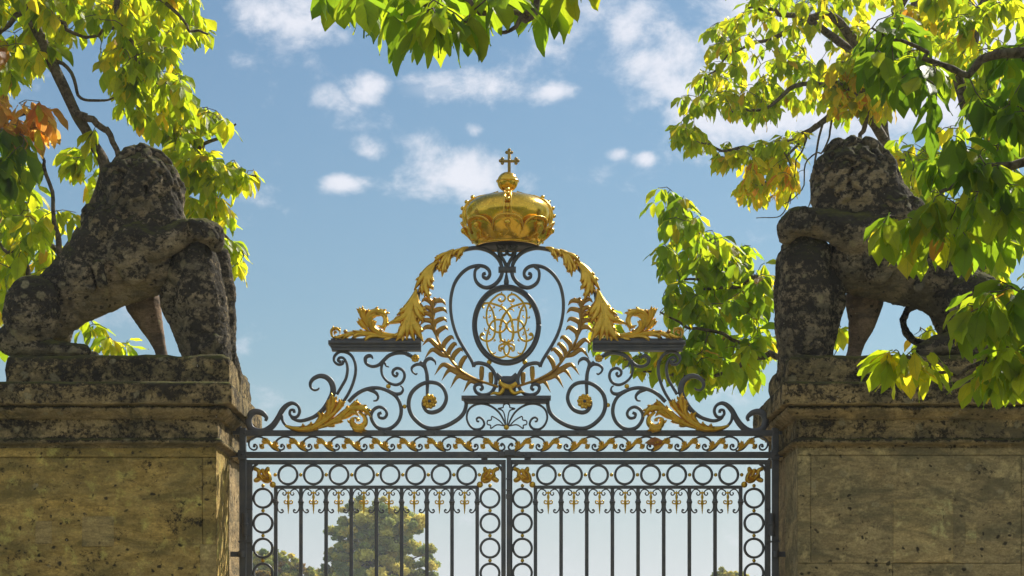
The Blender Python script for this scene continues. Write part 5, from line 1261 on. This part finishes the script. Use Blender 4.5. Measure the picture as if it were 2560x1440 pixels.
# far trees seen through the bars
def far_leaf_mat():
    m, nt, b, L = mat_new('far foliage')
    at = nd(nt, 'ShaderNodeAttribute'); at.attribute_name = 'leaf_colour'
    L(at.outputs[0], b.inputs['Base Color']); b.inputs['Roughness'].default_value = .7; b.inputs['Specular IOR Level'].default_value = .2
    tr = nd(nt, 'ShaderNodeBsdfTranslucent'); L(at.outputs[0], tr.inputs[0]); mx = nd(nt, 'ShaderNodeMixShader'); mx.inputs[0].default_value = .4
    L(b.outputs[0], mx.inputs[1]); L(tr.outputs[0], mx.inputs[2]); L(mx.outputs[0], nt.nodes['Material Output'].inputs[0]); return m
M_FAR = far_leaf_mat()
def far_tree(label, px, y, clumps, pal, seed, trunk_r=.45, nleaf=26000, ls=.26):
    rs = np.random.RandomState(seed); base = W(px, 1650, y); base.z = 0
    t = thing('park_tree', tuple(base), label, 'tree', 'trees beyond the gate')
    cs = [(np.array(W(a, b, y + dy * S * (DIST + y) / DIST)), r * S * (DIST + y) / DIST) for a, b, r, dy in clumps]
    top = np.array(W(px, min(c[1] for c in clumps) + 60, y))
    V, F, C, rr = tube3([(base.x, y, -.2), (base.x + .2, y, top[2] * .4), tuple(top)], [trunk_r, trunk_r * .7, .06], 10, .1, 6, seed)
    part(t, 'trunk', (V, F), M_BARK, at=base)
    ms = []
    for c, r in cs:
        j = int(np.argmin(np.linalg.norm(C - c, axis=1) + np.abs(C[:, 2] - c[2] + r) * .5)); A = C[j]
        for k in range(3):
            e = c + rs.normal(0, r * .4, 3); V, F, _, _ = tube3([A, (A + e) / 2 + np.array((0, 0, .4)), e], [.12, .07, .02], 5, 0, 3); ms.append((V, F))
    part(t, 'branches', join(*ms), M_BARK, at=base)
    # sub clumps spread through each crown lobe, leaves on and in them
    tot = sum(r * r for _, r in cs); P = []; Cc = []
    for c, r in cs:
        nsub = max(14, int(90 * r * r / tot * len(cs) / 2)); nl = int(nleaf * r * r / tot / nsub)
        for s_ in range(nsub):
            d = rs.normal(0, 1, 3); d /= np.linalg.norm(d); cc_ = c + d * r * rs.uniform(.35, 1.0) * np.array((1, 1, .95)); rr = r * rs.uniform(.09, .26)
            q = rs.normal(0, 1, (nl, 3)); q /= np.linalg.norm(q, axis=1)[:, None]; q *= (rs.uniform(.2, 1.15, nl) ** .6)[:, None]; q[:, 2] *= .62
            P.append(cc_ + q * rr)
            col = np.array(pal[rs.choice(len(pal))]); Cc.append(np.tile(col * rs.uniform(.8, 1.2), (nl, 1)) * rs.uniform(.8, 1.2, (nl, 1)))
    P = np.vstack(P); Cc = np.vstack(Cc); K = len(P)
    a = rs.normal(0, 1, (K, 3)); a /= np.linalg.norm(a, axis=1)[:, None]; b = np.cross(a, rs.normal(0, 1, (K, 3))); b /= np.linalg.norm(b, axis=1)[:, None]
    s = ls * rs.uniform(.6, 1.3, K)[:, None]
    V = np.stack([P - a * s, P + b * s * .5 + a * s * .1, P + a * s, P - b * s * .5 + a * s * .1], 1).reshape(-1, 3); F = np.arange(K * 4).reshape(K, 4)
    me = mesh_np('crown', V, F, M_FAR, base, None, np.repeat(Cc, 4, axis=0)); me.polygons.foreach_set('use_smooth', np.zeros(K, bool))
    o = bpy.data.objects.new('crown', me); COL.objects.link(o); o.parent = t; return t
PALF = [(.50, .50, .11), (.62, .58, .12), (.34, .40, .11), (.72, .62, .14), (.42, .45, .11), (.22, .29, .09)]
PALO = PALF + [(.38, .24, .07), (.34, .27, .06)]
far_tree('large rounded park tree with yellow green crown seen through the left gate leaf', 950, 140,
    [(930, 1330, 85, 0), (870, 1350, 62, -20), (990, 1330, 75, 30), (940, 1288, 50, 20), (985, 1280, 40, 30), (900, 1290, 48, -10), (1050, 1400, 55, 0), (860, 1440, 70, 0), (950, 1440, 110, 0), (1050, 1480, 70, 0), (1010, 1300, 45, 10), (850, 1400, 45, -30)], PALF, 3, nleaf=110000, ls=.17)
far_tree('small hazy green tree behind the lower left corner of the gate', 700, 120,
    [(670, 1420, 45, 0), (650, 1400, 30, 0), (720, 1420, 38, 0), (755, 1440, 35, 10), (700, 1480, 70, 0), (690, 1390, 22, 0)], PALO, 5, nleaf=30000, ls=.15, trunk_r=.3)
far_tree('autumn coloured tree top at the bottom of the left ring column', 640, 72,
    [(650, 1450, 26, 0), (665, 1440, 14, 0), (640, 1480, 40, 0), (700, 1460, 12, 0)], [(.5, .34, .12), (.42, .3, .10), (.3, .25, .08)], 7, nleaf=12000, ls=.09, trunk_r=.2)
far_tree('low green tree top behind the lower right corner of the gate', 1830, 128,
    [(1820, 1440, 26, 0), (1800, 1455, 30, 0), (1860, 1455, 30, 0), (1770, 1462, 24, 0), (1900, 1462, 25, 0), (1830, 1500, 60, 0)], PALF, 9, nleaf=18000, ls=.15, trunk_r=.3)
